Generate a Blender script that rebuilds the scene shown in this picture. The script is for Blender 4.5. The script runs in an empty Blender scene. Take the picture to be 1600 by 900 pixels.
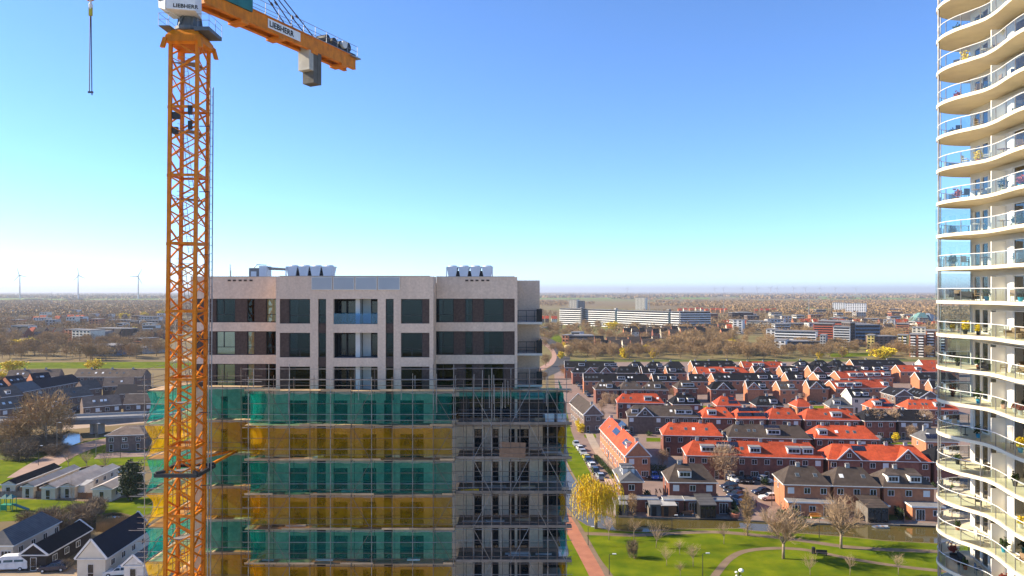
import bpy, math, random
import numpy as np
from mathutils import Vector, Matrix, noise
from mathutils.geometry import tessellate_polygon
random.seed(7)
R = math.radians
C = bpy.context.scene.collection
sc = bpy.context.scene

# ------------------------------------------------------------------ camera, sky, sun, exposure
F, CX, HY, CAMZ = 1143.0, 800.0, 455.0, 45.0       # focal length in photo pixels, centre column, horizon row, eye height
cam = bpy.data.cameras.new('camera'); camo = bpy.data.objects.new('camera', cam); C.objects.link(camo)
camo.location = (0, 0, CAMZ); camo.rotation_euler = (R(90), 0, 0)
cam.sensor_width = 36.0; cam.lens = 36.0 * F / 1600.0; cam.shift_y = 5.0 / 1600.0
cam.clip_start = 1.0; cam.clip_end = 90000.0
sc.camera = camo
SUN_EL, SUN_AZ = R(31), R(-80)                      # azimuth clockwise from +Y
w = bpy.data.worlds.new('World'); sc.world = w; w.use_nodes = True
nt = w.node_tree; bg = nt.nodes['Background']
sky = nt.nodes.new('ShaderNodeTexSky'); sky.sky_type = 'NISHITA'; sky.sun_disc = False
sky.sun_elevation = SUN_EL; sky.sun_rotation = SUN_AZ
sky.altitude = 0; sky.air_density = 0.7; sky.dust_density = 0.0; sky.ozone_density = 8.0
nt.links.new(sky.outputs[0], bg.inputs[0]); bg.inputs[1].default_value = 0.136
sl = bpy.data.lights.new('sun', 'SUN'); sl.energy = 5.0; sl.angle = R(0.5); sl.color = (1.0, 0.86, 0.64)
so = bpy.data.objects.new('sun', sl); C.objects.link(so)
sdir = Vector((math.sin(SUN_AZ) * math.cos(SUN_EL), math.cos(SUN_AZ) * math.cos(SUN_EL), math.sin(SUN_EL)))
so.rotation_euler = sdir.to_track_quat('Z', 'Y').to_euler(); so.location = (0, 0, 200)
vs = sc.view_settings; vs.view_transform = 'Standard'; vs.look = 'None'; vs.exposure = 1.1; vs.gamma = 1.0; vs.use_curve_mapping = False
sc.render.engine = 'CYCLES'
try:
    sc.cycles.use_denoising = True; sc.cycles.max_bounces = 8; sc.cycles.transparent_max_bounces = 16
    sc.cycles.volume_bounces = 0; sc.cycles.caustics_reflective = False; sc.cycles.caustics_refractive = False
except Exception: pass

# ------------------------------------------------------------------ helpers
def fx(px, D): return (px - CX) / F * D
def fz(py, D): return CAMZ - (py - HY) * D / F
def G(px, py, z=0.0):
    D = (CAMZ - z) * F / (py - HY)
    return Vector((fx(px, D), D, z))

class MB:
    def __init__(s): s.v = []; s.f = []; s.m = []
    def face(s, pts, m=0):
        n = len(s.v); s.v += [tuple(p) for p in pts]; s.f.append(list(range(n, n + len(pts)))); s.m.append(m); return s
    def hexa(s, p, m=0):
        n = len(s.v); s.v += [tuple(q) for q in p]
        for q in ((0,3,2,1),(4,5,6,7),(0,1,5,4),(1,2,6,5),(2,3,7,6),(3,0,4,7)):
            s.f.append([n + i for i in q]); s.m.append(m)
        return s
    def box(s, a, b, m=0):
        x0, y0, z0 = a; x1, y1, z1 = b
        return s.hexa([(x0,y0,z0),(x1,y0,z0),(x1,y1,z0),(x0,y1,z0),(x0,y0,z1),(x1,y0,z1),(x1,y1,z1),(x0,y1,z1)], m)
    def obox(s, o, ux, uy, uz, m=0):
        o, ux, uy, uz = map(Vector, (o, ux, uy, uz))
        return s.hexa([o, o+ux, o+ux+uy, o+uy, o+uz, o+ux+uz, o+ux+uy+uz, o+uy+uz], m)
    def tube(s, p, q, r, n=6, m=0, r2=None, caps=True):
        p, q = Vector(p), Vector(q); d = q - p
        if d.length < 1e-6: return s
        d.normalize(); a = Vector((0,0,1)) if abs(d.z) < .9 else Vector((1,0,0))
        u = d.cross(a).normalized(); v = d.cross(u); r2 = r if r2 is None else r2; b = len(s.v)
        for (c, rr) in ((p, r), (q, r2)):
            for i in range(n):
                t = 2 * math.pi * i / n; s.v.append(tuple(c + (u * math.cos(t) + v * math.sin(t)) * rr))
        for i in range(n):
            j = (i + 1) % n; s.f.append([b+i, b+j, b+n+j, b+n+i]); s.m.append(m)
        if caps:
            s.f.append([b + i for i in range(n)][::-1]); s.m.append(m); s.f.append([b + n + i for i in range(n)]); s.m.append(m)
        return s
    def bar(s, p, q, w, h, m=0):
        p, q = Vector(p), Vector(q); d = q - p; a = Vector((0,0,1)) if abs(d.normalized().z) < .95 else Vector((0,1,0))
        u = d.cross(a).normalized() * w; v = u.cross(d).normalized() * h
        return s.obox(p - u/2 - v/2, u, d, v, m)
    def prism(s, poly, z0, z1, m=0, mtop=None, mside=None):
        n = len(poly); b = len(s.v)
        ar = sum(poly[i][0]*poly[(i+1)%n][1] - poly[(i+1)%n][0]*poly[i][1] for i in range(n))
        if ar < 0: poly = poly[::-1]
        s.v += [(x, y, z0) for x, y in poly] + [(x, y, z1) for x, y in poly]
        s.f.append([b+i for i in range(n)][::-1]); s.m.append(m)
        s.f.append([b+n+i for i in range(n)]); s.m.append(m if mtop is None else mtop)
        for i in range(n):
            j = (i+1) % n; s.f.append([b+i, b+j, b+n+j, b+n+i]); s.m.append(m if mside is None else mside)
        return s
    def lathe(s, prof, n=10, c=(0,0,0), m=0):
        b = len(s.v)
        for r, z in prof:
            for i in range(n):
                t = 2*math.pi*i/n; s.v.append((c[0]+r*math.cos(t), c[1]+r*math.sin(t), c[2]+z))
        for k in range(len(prof)-1):
            for i in range(n):
                j = (i+1) % n; s.f.append([b+k*n+i, b+k*n+j, b+(k+1)*n+j, b+(k+1)*n+i]); s.m.append(m)
        s.f.append([b+i for i in range(n)][::-1]); s.m.append(m)
        s.f.append([b+(len(prof)-1)*n+i for i in range(n)]); s.m.append(m)
        return s
    def mesh(s, name, mats, smooth=False):
        me = bpy.data.meshes.new(name); me.from_pydata(s.v, [], s.f)
        for x in (mats if isinstance(mats, (list, tuple)) else [mats]): me.materials.append(x)
        if s.m: me.polygons.foreach_set('material_index', s.m)
        if smooth: me.polygons.foreach_set('use_smooth', [True]*len(s.f))
        me.update(); return me
def npmesh(name, V, Q, mat):
    me = bpy.data.meshes.new(name); k = Q.shape[1]
    me.vertices.add(len(V)); me.vertices.foreach_set('co', V.astype(np.float32).ravel())
    me.loops.add(Q.size); me.loops.foreach_set('vertex_index', Q.astype(np.int32).ravel())
    me.polygons.add(len(Q)); me.polygons.foreach_set('loop_start', np.arange(0, Q.size, k, dtype=np.int32))
    me.materials.append(mat); me.update(calc_edges=True); return me
def O(name, me, parent=None, loc=(0,0,0), rz=0.0, kind=None, rot=None, scale=None):
    o = bpy.data.objects.new(name, me); C.objects.link(o); o.location = loc
    o.rotation_euler = rot if rot else (0, 0, rz)
    if scale is not None: o.scale = scale if isinstance(scale, (tuple, list)) else (scale,)*3
    if parent: o.parent = parent
    if kind: o['kind'] = kind
    return o
def T(name, label, cat, loc=(0,0,0), rz=0.0, group=None):
    o = bpy.data.objects.new(name, None); C.objects.link(o); o.location = loc; o.rotation_euler = (0,0,rz)
    o.empty_display_size = .5
    return tag(o, label, cat, group)
def tag(o, label, cat, group=None):
    o['label'] = label; o['category'] = cat
    if group: o['group'] = group
    return o
ORD = 'first second third fourth fifth sixth seventh eighth ninth tenth eleventh twelfth thirteenth fourteenth fifteenth sixteenth seventeenth eighteenth nineteenth twentieth'.split()
ORD += ['twenty-' + x for x in ORD[:9]] + ['thirtieth'] + ['thirty-' + x for x in ORD[:9]] + ['fortieth']

# ------------------------------------------------------------------ materials
def M(name, c1, c2=None, scale=1.0, rough=.8, metal=0.0, spec=.3, bump=0.0, bscale=None, rnd=0.0, detail=3.0, bands=0.0, bandscale=4.0, coat=0.0, dirt=0.0, dscale=(.9,.9,.12)):
    m = bpy.data.materials.new(name); m.use_nodes = True; t = m.node_tree; b = t.nodes['Principled BSDF']
    b.inputs['Roughness'].default_value = rough; b.inputs['Metallic'].default_value = metal
    b.inputs['Specular IOR Level'].default_value = spec; b.inputs['Coat Weight'].default_value = coat
    c2 = c2 or tuple(x * .72 for x in c1)
    tc = t.nodes.new('ShaderNodeTexCoord'); nz = t.nodes.new('ShaderNodeTexNoise')
    nz.inputs['Scale'].default_value = scale; nz.inputs['Detail'].default_value = detail
    t.links.new(tc.outputs['Object'], nz.inputs['Vector'])
    cr = t.nodes.new('ShaderNodeValToRGB'); cr.color_ramp.elements[0].position = .32; cr.color_ramp.elements[1].position = .68
    cr.color_ramp.elements[0].color = (*c2, 1); cr.color_ramp.elements[1].color = (*c1, 1)
    t.links.new(nz.outputs['Fac'], cr.inputs['Fac']); out = cr.outputs['Color']
    if bands:
        wv = t.nodes.new('ShaderNodeTexWave'); wv.bands_direction = 'Z'; wv.inputs['Scale'].default_value = bandscale
        t.links.new(tc.outputs['Object'], wv.inputs['Vector'])
        mx = t.nodes.new('ShaderNodeMix'); mx.data_type = 'RGBA'; mx.blend_type = 'MULTIPLY'; mx.inputs[0].default_value = bands
        t.links.new(out, mx.inputs[6]); t.links.new(wv.outputs['Color'], mx.inputs[7]); out = mx.outputs[2]
    if dirt:      # weather streaks and faded patches
        mp = t.nodes.new('ShaderNodeMapping'); mp.inputs['Scale'].default_value = dscale; t.links.new(tc.outputs['Object'], mp.inputs[0])
        dn = t.nodes.new('ShaderNodeTexNoise'); dn.inputs['Scale'].default_value = 1.0; dn.inputs['Detail'].default_value = 7; dn.inputs['Roughness'].default_value = .65
        t.links.new(mp.outputs[0], dn.inputs['Vector']); dr = t.nodes.new('ShaderNodeValToRGB'); dr.color_ramp.elements[0].position = .30; dr.color_ramp.elements[1].position = .62
        dr.color_ramp.elements[0].color = (1-dirt,1-dirt*.95,1-dirt*.9,1); dr.color_ramp.elements[1].color = (1,1,1,1); t.links.new(dn.outputs['Fac'], dr.inputs['Fac'])
        dm = t.nodes.new('ShaderNodeMix'); dm.data_type = 'RGBA'; dm.blend_type = 'MULTIPLY'; dm.inputs[0].default_value = 1
        t.links.new(out, dm.inputs[6]); t.links.new(dr.outputs['Color'], dm.inputs[7]); out = dm.outputs[2]
    if rnd:
        oi = t.nodes.new('ShaderNodeObjectInfo'); hs = t.nodes.new('ShaderNodeHueSaturation')
        mr = t.nodes.new('ShaderNodeMapRange'); mr.inputs[3].default_value = 1 - rnd; mr.inputs[4].default_value = 1 + rnd
        t.links.new(oi.outputs['Random'], mr.inputs[0]); t.links.new(mr.outputs[0], hs.inputs['Value'])
        t.links.new(out, hs.inputs['Color']); out = hs.outputs['Color']
    t.links.new(out, b.inputs['Base Color'])
    if bump:
        bz = t.nodes.new('ShaderNodeTexNoise'); bz.inputs['Scale'].default_value = bscale or scale * 4; bz.inputs['Detail'].default_value = 4
        t.links.new(tc.outputs['Object'], bz.inputs['Vector']); bp = t.nodes.new('ShaderNodeBump'); bp.inputs['Strength'].default_value = bump
        bp.inputs['Distance'].default_value = .05
        t.links.new(bz.outputs['Fac'], bp.inputs['Height']); t.links.new(bp.outputs['Normal'], b.inputs['Normal'])
    return m
def clear_glass(name, tint, trans, refl=(1,1,1)):
    m = bpy.data.materials.new(name); m.use_nodes = True; t = m.node_tree; t.nodes.clear()
    o = t.nodes.new('ShaderNodeOutputMaterial'); a = t.nodes.new('ShaderNodeBsdfTransparent'); g = t.nodes.new('ShaderNodeBsdfGlossy')
    a.inputs[0].default_value = (*tint, 1); g.inputs['Roughness'].default_value = .03; g.inputs[0].default_value = (*refl, 1)
    fr = t.nodes.new('ShaderNodeFresnel'); fr.inputs[0].default_value = 1.5
    ma = t.nodes.new('ShaderNodeMath'); ma.operation = 'ADD'; ma.inputs[1].default_value = trans; ma.use_clamp = True
    x = t.nodes.new('ShaderNodeMixShader'); t.links.new(fr.outputs[0], ma.inputs[0]); t.links.new(ma.outputs[0], x.inputs[0])
    t.links.new(a.outputs[0], x.inputs[1]); t.links.new(g.outputs[0], x.inputs[2]); t.links.new(x.outputs[0], o.inputs[0]); return m
def netting(name, col, trans):
    m = bpy.data.materials.new(name); m.use_nodes = True; t = m.node_tree; t.nodes.clear()
    o = t.nodes.new('ShaderNodeOutputMaterial'); tr = t.nodes.new('ShaderNodeBsdfTransparent')
    d = t.nodes.new('ShaderNodeBsdfDiffuse'); l = t.nodes.new('ShaderNodeBsdfTranslucent')
    tc = t.nodes.new('ShaderNodeTexCoord'); nz = t.nodes.new('ShaderNodeTexNoise'); nz.inputs['Scale'].default_value = .7
    t.links.new(tc.outputs['Object'], nz.inputs[0]); cr = t.nodes.new('ShaderNodeValToRGB')
    cr.color_ramp.elements[0].color = (*[c*.7 for c in col], 1); cr.color_ramp.elements[1].color = (*col, 1)
    cr.color_ramp.elements[0].position = .3; cr.color_ramp.elements[1].position = .7
    t.links.new(nz.outputs[0], cr.inputs[0]); t.links.new(cr.outputs[0], d.inputs[0]); t.links.new(cr.outputs[0], l.inputs[0])
    a = t.nodes.new('ShaderNodeMixShader'); a.inputs[0].default_value = .55; t.links.new(d.outputs[0], a.inputs[1]); t.links.new(l.outputs[0], a.inputs[2])
    x = t.nodes.new('ShaderNodeMixShader'); x.inputs[0].default_value = trans
    n2 = t.nodes.new('ShaderNodeTexNoise'); n2.inputs['Scale'].default_value = 1.3; n2.inputs['Detail'].default_value = 6; t.links.new(tc.outputs['Object'], n2.inputs[0])
    mr = t.nodes.new('ShaderNodeMapRange'); mr.inputs[1].default_value = .3; mr.inputs[2].default_value = .7; mr.inputs[3].default_value = trans-.16; mr.inputs[4].default_value = trans+.14
    t.links.new(n2.outputs[0], mr.inputs[0]); t.links.new(mr.outputs[0], x.inputs[0])
    tr.inputs[0].default_value = (*[.45 + .55*c/max(col) for c in col], 1)
    t.links.new(a.outputs[0], x.inputs[1]); t.links.new(tr.outputs[0], x.inputs[2]); t.links.new(x.outputs[0], o.inputs[0]); return m

m_red = M('red_tile', (.66,.105,.034), (.46,.072,.028), 2.2, .7, spec=.2, detail=8, rnd=.16, dirt=.42, dscale=(.35,.35,.5), bands=.35, bandscale=1.6)
m_slate = M('dark_slate', (.016,.015,.018), (.010,.0095,.012), 1.2, .8, spec=.15, rnd=.3, dirt=.35, dscale=(.4,.4,.5), bands=.3, bandscale=1.6)
m_brown = M('brown_tile', (.105,.080,.065), (.075,.056,.046), .9, .85, spec=.15, rnd=.2, dirt=.35, dscale=(.4,.4,.5), bands=.35, bandscale=1.6)
m_pale = M('pale_sheet_roof', (.48,.40,.32), (.36,.29,.235), .5, .8, rnd=.15)
m_wbrown = M('worn_brown_tile', (.20,.150,.120), (.135,.10,.082), .9, .85, spec=.15, rnd=.22, dirt=.3, dscale=(.4,.4,.5), bands=.3, bandscale=1.6)
m_grey = M('grey_tile', (.13,.125,.125), (.09,.087,.088), .9, .7, rnd=.12, bands=.35, bandscale=1.6)
m_navy = M('navy_tile', (.009,.010,.022), (.006,.0065,.015), .9, .7, spec=.2, rnd=.15, bands=.3, bandscale=1.6)
m_brick = M('red_brick', (.27,.105,.07), (.17,.065,.05), 1.3, .85, rnd=.15, bump=.3, detail=6)
m_obrick = M('orange_brick', (.50,.20,.10), (.38,.15,.08), 1.3, .85, rnd=.1, bump=.3, detail=6)
m_bbrick = M('brown_brick', (.20,.14,.115), (.13,.09,.075), 1.3, .85, rnd=.15, bump=.3, detail=6)
m_cream = M('cream_render', (.72,.66,.54), (.62,.56,.45), .6, .8, rnd=.08)
m_white = M('white_paint', (.80,.79,.77), (.70,.69,.67), 1.5, .55)
m_beige = M('beige_cladding', (.62,.53,.42), (.52,.44,.34), .8, .75, rnd=.12)
m_off = M('off_white', (.66,.65,.62), (.55,.54,.52), 1.0, .7)
m_glass = M('window_glass', (.018,.024,.030), (.010,.014,.018), .8, .06, spec=.6)
m_glassb = M('bright_window', (.10,.13,.15), (.03,.04,.05), .9, .08, spec=.6)
m_blind = M('white_blind', (.75,.75,.74), (.68,.68,.67), .5, .7)
m_dark = M('charcoal_metal', (.035,.038,.042), (.025,.027,.03), 2, .5)
m_steel = M('galvanised_tube', (.34,.35,.36), (.22,.20,.19), 1.5, .5, metal=.6)
m_rust = M('weathered_tube', (.20,.17,.15), (.12,.09,.075), 1.2, .7, metal=.3)
m_plank = M('scaffold_plank', (.52,.37,.22), (.33,.23,.14), .9, .8, rnd=.25)
m_conc = M('concrete', (.42,.41,.39), (.33,.32,.31), .7, .85)
m_dconc = M('grey_concrete', (.23,.22,.22), (.17,.165,.165), .7, .85)
m_asph = M('asphalt', (.065,.062,.062), (.045,.043,.043), .3, .9)
m_pave = M('brick_paving', (.27,.185,.15), (.20,.14,.115), .25, .9, detail=8)
m_redpath = M('red_paving', (.40,.16,.09), (.31,.12,.07), .5, .9, detail=8)
m_track = M('gravel_path', (.215,.15,.095), (.16,.11,.07), .5, .95, detail=8)
m_grass = M('lawn', (.175,.200,.008), (.085,.135,.006), .30, .95, spec=.03, bump=.4, bscale=3, detail=12, dirt=.40, dscale=(.06,.10,.1))
m_grassd = M('rough_grass', (.13,.14,.035), (.08,.10,.022), .09, .95, spec=.1, detail=8)
m_soil = M('soil', (.14,.10,.07), (.085,.065,.045), .4, .95, detail=7)
m_bark = M('bark', (.34,.26,.18), (.22,.165,.115), 3, .9)
m_twig = M('bare_twig', (.46,.32,.20), (.34,.235,.15), .6, .9, rnd=.15)
m_twigf = M('far_twig', (.36,.235,.115), (.25,.165,.08), .05, .95, rnd=.25)
m_bush = M('bare_bush', (.27,.20,.13), (.17,.125,.08), .8, .95, rnd=.2)
m_leaf = M('evergreen_leaf', (.055,.09,.022), (.025,.045,.012), .8, .7, rnd=.25)
m_willow = M('willow_leaf', (.78,.54,.02), (.58,.42,.02), .9, .7)
m_yel = M('spring_leaf', (.78,.56,.015), (.58,.44,.02), .5, .8, rnd=.15)
m_reed = M('reed', (.46,.29,.12), (.32,.20,.085), .6, .95)
m_wood = M('brown_timber', (.25,.12,.055), (.16,.08,.04), 1.5, .8, rnd=.2)
m_gwood = M('grey_timber', (.22,.19,.165), (.15,.13,.11), 1.5, .85, rnd=.15)
m_solar = M('solar_cell', (.012,.014,.03), (.02,.022,.04), 2, .15, spec=.6)
m_light = M('light_brick', (.74,.58,.46), (.62,.475,.37), 5.0, .85, bump=.35, bscale=14, detail=10, dirt=.14)
m_dbrick = M('dark_brick', (.095,.068,.058), (.06,.042,.037), 5.0, .85, bump=.25, bscale=14, detail=8)
m_orange = M('crane_orange', (.82,.25,.008), (.64,.18,.008), 1.6, .5, spec=.2, detail=8, dirt=.35, dscale=(1.5,1.5,.5))
m_cgrey = M('crane_grey', (.11,.13,.15), (.08,.095,.11), 1, .5)
m_teal = M('teal_panel', (.02,.16,.15), (.015,.12,.115), 1, .5)
m_cable = M('steel_cable', (.10,.09,.11), (.07,.06,.08), 3, .6, metal=.4)
m_tslab = M('tower_slab', (.80,.70,.51), (.73,.63,.46), .35, .75, dirt=.14, dscale=(.5,.5,.5))
m_twall = M('tower_wall', (.80,.77,.70), (.73,.70,.63), .4, .75)
m_tyre = M('tyre', (.02,.02,.02), (.015,.015,.015), 2, .9)
m_lampw = M('lamp_head', (.7,.7,.7), (.6,.6,.6), 2, .4)
m_plastic = M('black_plastic', (.015,.015,.017), (.02,.02,.022), 2, .5)
m_aclight = M('unit_casing', (.66,.69,.74), (.58,.61,.66), .8, .5)
m_panel = M('zinc_panel', (.36,.40,.44), (.32,.36,.40), .5, .5)
m_bal = clear_glass('balustrade_glass', (.84,.93,.89), .03)
m_scr = clear_glass('screen_glass', (.84,.92,.93), .04)
m_netg = netting('green_net', (.006,.27,.23), .55)
m_nety = netting('yellow_net', (.66,.40,.008), .55)

def water_mat(name, col, rough):
    m = bpy.data.materials.new(name); m.use_nodes = True; t = m.node_tree; b = t.nodes['Principled BSDF']
    b.inputs['Base Color'].default_value = (*col, 1); b.inputs['Roughness'].default_value = rough; b.inputs['Specular IOR Level'].default_value = .5
    tc = t.nodes.new('ShaderNodeTexCoord'); n = t.nodes.new('ShaderNodeTexNoise'); n.inputs['Scale'].default_value = 1.6; n.inputs['Detail'].default_value = 3
    t.links.new(tc.outputs['Object'], n.inputs[0]); bp = t.nodes.new('ShaderNodeBump'); bp.inputs['Strength'].default_value = .08; bp.inputs['Distance'].default_value = .1
    t.links.new(n.outputs[0], bp.inputs['Height']); t.links.new(bp.outputs[0], b.inputs['Normal']); return m
m_water = water_mat('canal_water', (.095,.075,.022), .07)
m_pond = water_mat('pond_water', (.03,.035,.03), .04)

# ------------------------------------------------------------------ ground, water, roads
def poly_px(pts, z=0.0): return [G(x, y, z) for x, y in pts]
canal = [(961,806.6),(1033,809),(1153,812.4),(1200,815),(1272,818),(1347,818),(1466,823),(1600,829),(1600,856),(1466,848.6),(1380,844),(1333,839),(1258,833),(1177,829),(1157,825),(1068,826),(1010,831),(952,827.6),(917,820.6),(896,807),(880,790),(868,760),(850,700),(872,700),(890,735),(903,757),(915,780),(935,800)]
pond_a = [(96,690),(98,676),(108,673),(124,675),(131,684),(128,690),(112,696),(100,701),(94,701)]
pond_b = [(110,738),(122,732),(138,728.5),(163,727.5),(200,727.5),(212,731),(200,738),(164,739.5),(140,739.5)]
pond_c = [(150,816),(153,809),(163,804),(175,801.5),(190,802),(205,806),(214,812),(200,816),(187,817),(170,819)]
holes = [poly_px(h) for h in (canal, pond_a, pond_b, pond_c)]
BIG = 45000
outer = [Vector((-BIG,-400,0)), Vector((BIG,-400,0)), Vector((BIG,BIG,0)), Vector((-BIG,BIG,0))]
def holed(name, outer, holes, mat, skirt=.7):
    allv = [p for l in [outer] + holes for p in l]
    V = [tuple(p) for p in allv]; Fc = [list(t) for t in tessellate_polygon([outer] + holes)]
    for t in Fc:
        a, b, c = (Vector(V[i]) for i in t)
        if (b-a).cross(c-a).z < 0: t.reverse()
    k = len(outer)
    for h in holes:
        n = len(h); b = len(V); V += [(p.x, p.y, -skirt) for p in h]
        for i in range(n):
            j = (i+1) % n; Fc.append([k+i, k+j, b+j, b+i])
        k += n
    me = bpy.data.meshes.new(name); me.from_pydata(V, [], Fc); me.materials.append(mat); me.update(); return me
def ground_mat():
    m = bpy.data.materials.new('land'); m.use_nodes = True; t = m.node_tree; b = t.nodes['Principled BSDF']
    b.inputs['Roughness'].default_value = .95; b.inputs['Specular IOR Level'].default_value = .1
    tc = t.nodes.new('ShaderNodeTexCoord'); mp = t.nodes.new('ShaderNodeMapping'); mp.inputs['Scale'].default_value = (1, 1.0, 1)
    t.links.new(tc.outputs['Object'], mp.inputs[0])
    n = t.nodes.new('ShaderNodeTexNoise'); n.inputs['Scale'].default_value = .0016; n.inputs['Detail'].default_value = 6; t.links.new(mp.outputs[0], n.inputs[0])
    cr = t.nodes.new('ShaderNodeValToRGB'); e = cr.color_ramp.elements
    e[0].position = .40; e[0].color = (.20,.145,.075,1); e[1].position = .66; e[1].color = (.17,.19,.045,1)
    x = e.new(.5); x.color = (.22,.165,.08,1); t.links.new(n.outputs[0], cr.inputs[0])
    n2 = t.nodes.new('ShaderNodeTexNoise'); n2.inputs['Scale'].default_value = .04; n2.inputs['Detail'].default_value = 8; t.links.new(tc.outputs['Object'], n2.inputs[0])
    c2 = t.nodes.new('ShaderNodeValToRGB'); c2.color_ramp.elements[0].color = (.55,.55,.55,1); c2.color_ramp.elements[1].color = (1.2,1.2,1.2,1)
    t.links.new(n2.outputs[0], c2.inputs[0]); mx = t.nodes.new('ShaderNodeMix'); mx.data_type = 'RGBA'; mx.blend_type = 'MULTIPLY'; mx.inputs[0].default_value = 1
    t.links.new(cr.outputs[0], mx.inputs[6]); t.links.new(c2.outputs[0], mx.inputs[7]); t.links.new(mx.outputs[2], b.inputs['Base Color']); return m
O('ground', holed('ground', outer, holes, ground_mat()), kind='structure')
def sheet(name, pts, z, mat, px=True, hole=None):
    p = [G(x, y, z) for x, y in pts] if px else [Vector((x, y, z)) for x, y in pts]
    me = holed(name, p, [], mat)
    return O(name, me, kind='structure')
O('canal_water', holed('canal_water', [G(x, y, 0) + Vector((0,0,-.2)) for x, y in canal], [], m_water), kind='structure')
for h in (pond_a, pond_b, pond_c):
    O('pond_water', holed('pond_water', [G(x, y, 0) + Vector((0,0,-.3)) for x, y in h], [], m_pond), kind='structure')
def ribbon(name, pts, width, z, mat, px=True):
    p = [G(x, y, z) for x, y in pts] if px else [Vector((x, y, z)) for x, y in pts]
    q = []
    for i in range(len(p)-1):
        a, b = p[max(i-1,0)], p[min(i+2, len(p)-1)]
        for k in range(5):
            t = k/5; q.append(.5*((2*p[i]) + (p[i+1]-a)*t + (2*a-5*p[i]+4*p[i+1]-b)*t*t + (-a+3*p[i]-3*p[i+1]+b)*t**3))
    q.append(p[-1]); mb = MB(); L = []; Rr = []
    for i, c in enumerate(q):
        d = (q[min(i+1, len(q)-1)] - q[max(i-1,0)]); d.z = 0; d.normalize(); n = Vector((-d.y, d.x, 0)) * width/2
        L.append(c+n); Rr.append(c-n)
    for i in range(len(q)-1): mb.face([Rr[i], Rr[i+1], L[i+1], L[i]])
    return O(name, mb.mesh(name, mat), kind='structure')
# park lawn south of the canal, its paths
sheet('lawn', [(896,808),(917,821.6),(952,828.6),(1010,832),(1068,827),(1157,826),(1177,830),(1258,834),(1333,840),(1380,845),(1466,849.6),(1600,857),(1700,1100),(780,1100),(850,830)], .012, m_grass)
ribbon('park_path', [(885,833),(930,834),(985,836),(1040,834),(1110,831),(1180,836),(1250,844),(1340,856),(1470,862),(1600,868)], 1.7, .024, m_track)
ribbon('park_path', [(1110,910),(1122,893),(1140,873),(1165,861),(1212,856.5),(1262,859.5),(1330,873),(1400,884),(1470,892),(1600,905)], 1.3, .028, m_track)
ribbon('brick_path', [(868,790),(887,815),(902,843),(917,870),(935,905),(955,960)], 2.5, .034, m_redpath)
ribbon('brick_path_edge', [(876,790),(894,813),(911,843),(929,875),(950,905),(970,960)], 2.2, .030, m_track)
# estate surfaces
sheet('estate_paving', [(871,699),(890,734),(903,756),(915,779),(935,799),(961,805.5),(1033,808),(1153,811.4),(1200,814),(1272,817),(1347,817),(1466,822),(1600,828),(1600,566),(865,566),(868,620),(862,680)], .010, m_pave)
ribbon('street', [(899,606),(899,640),(912,690),(938,740),(957,772)], 7.5, .022, M('street_brick', (.25,.165,.13), (.19,.125,.10), .3, .9, detail=8))
ribbon('street_pavement', [(905,640),(926,690),(955,735),(968,752)], 2.4, .028, M('sandy_pavement', (.40,.31,.23), (.31,.24,.18), .6, .9, detail=8))
sheet('grass_verge', [(874,640),(885,640),(893,675),(905,705),(922,738),(927,757),(914,772),(904,755),(892,734),(878,705)], .026, m_grass)
for q in ([(965,637),(1090,638),(1180,642),(1180,645),(965,642)], [(1010,684),(1035,684),(1040,690),(1010,690)], [(1376,691),(1444,691),(1444,694),(1374,694)], [(912,679),(930,678),(932,684),(914,684)], [(1092,634),(1118,634),(1118,637),(1092,637)], [(1270,634),(1292,634),(1294,641),(1272,641)]):
    sheet('grass_verge', q, .026, m_grass)
sheet('grass_strip', [(850,562),(1500,561.5),(1500,564),(850,565)], .026, m_grassd)
sheet('sports_field', [(1290,552),(1366,551),(1372,556),(1300,558)], .03, m_grass)
ribbon('street', [(870,648),(960,648),(1060,646),(1180,648),(1300,650),(1480,652)], 5.5, .018, m_pave)
for yy, w_ in ((668,5),(700,5),(620,4.5)):
    ribbon('street', [(1015 if yy > 650 else 940, yy),(1130,yy+1),(1280,yy+2),(1490,yy+4)], w_, .016, m_pave)
sheet('parking_area', [(1120,748),(1204,748),(1212,800),(1206,813),(1158,811.5),(1140,775)], .02, m_pave)
O('quay_wall', MB().tube((0,0,0),(0,0,0),1).mesh('x', m_dark)) if False else None
# strip of timber edging along the canal gardens
qp = [G(x, y) for x, y in [(961,806.6),(1033,809),(1153,812.4),(1200,815),(1272,818),(1347,818),(1466,823),(1600,829)]]
for i in range(len(qp)-1):
    d = (qp[i+1]-qp[i]); n = max(1, int(d.length/6))
    for k in range(n):
        a = qp[i] + d*(k/n); b = qp[i] + d*((k+1)/n); mb = MB(); mb.bar(a + Vector((0,0,-.20)) , b + Vector((0,0,-.20)), .18, .62)
        o = O('canal_edging', mb.mesh('canal_edging', m_plastic if k % 2 else m_gwood), kind='structure')
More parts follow.
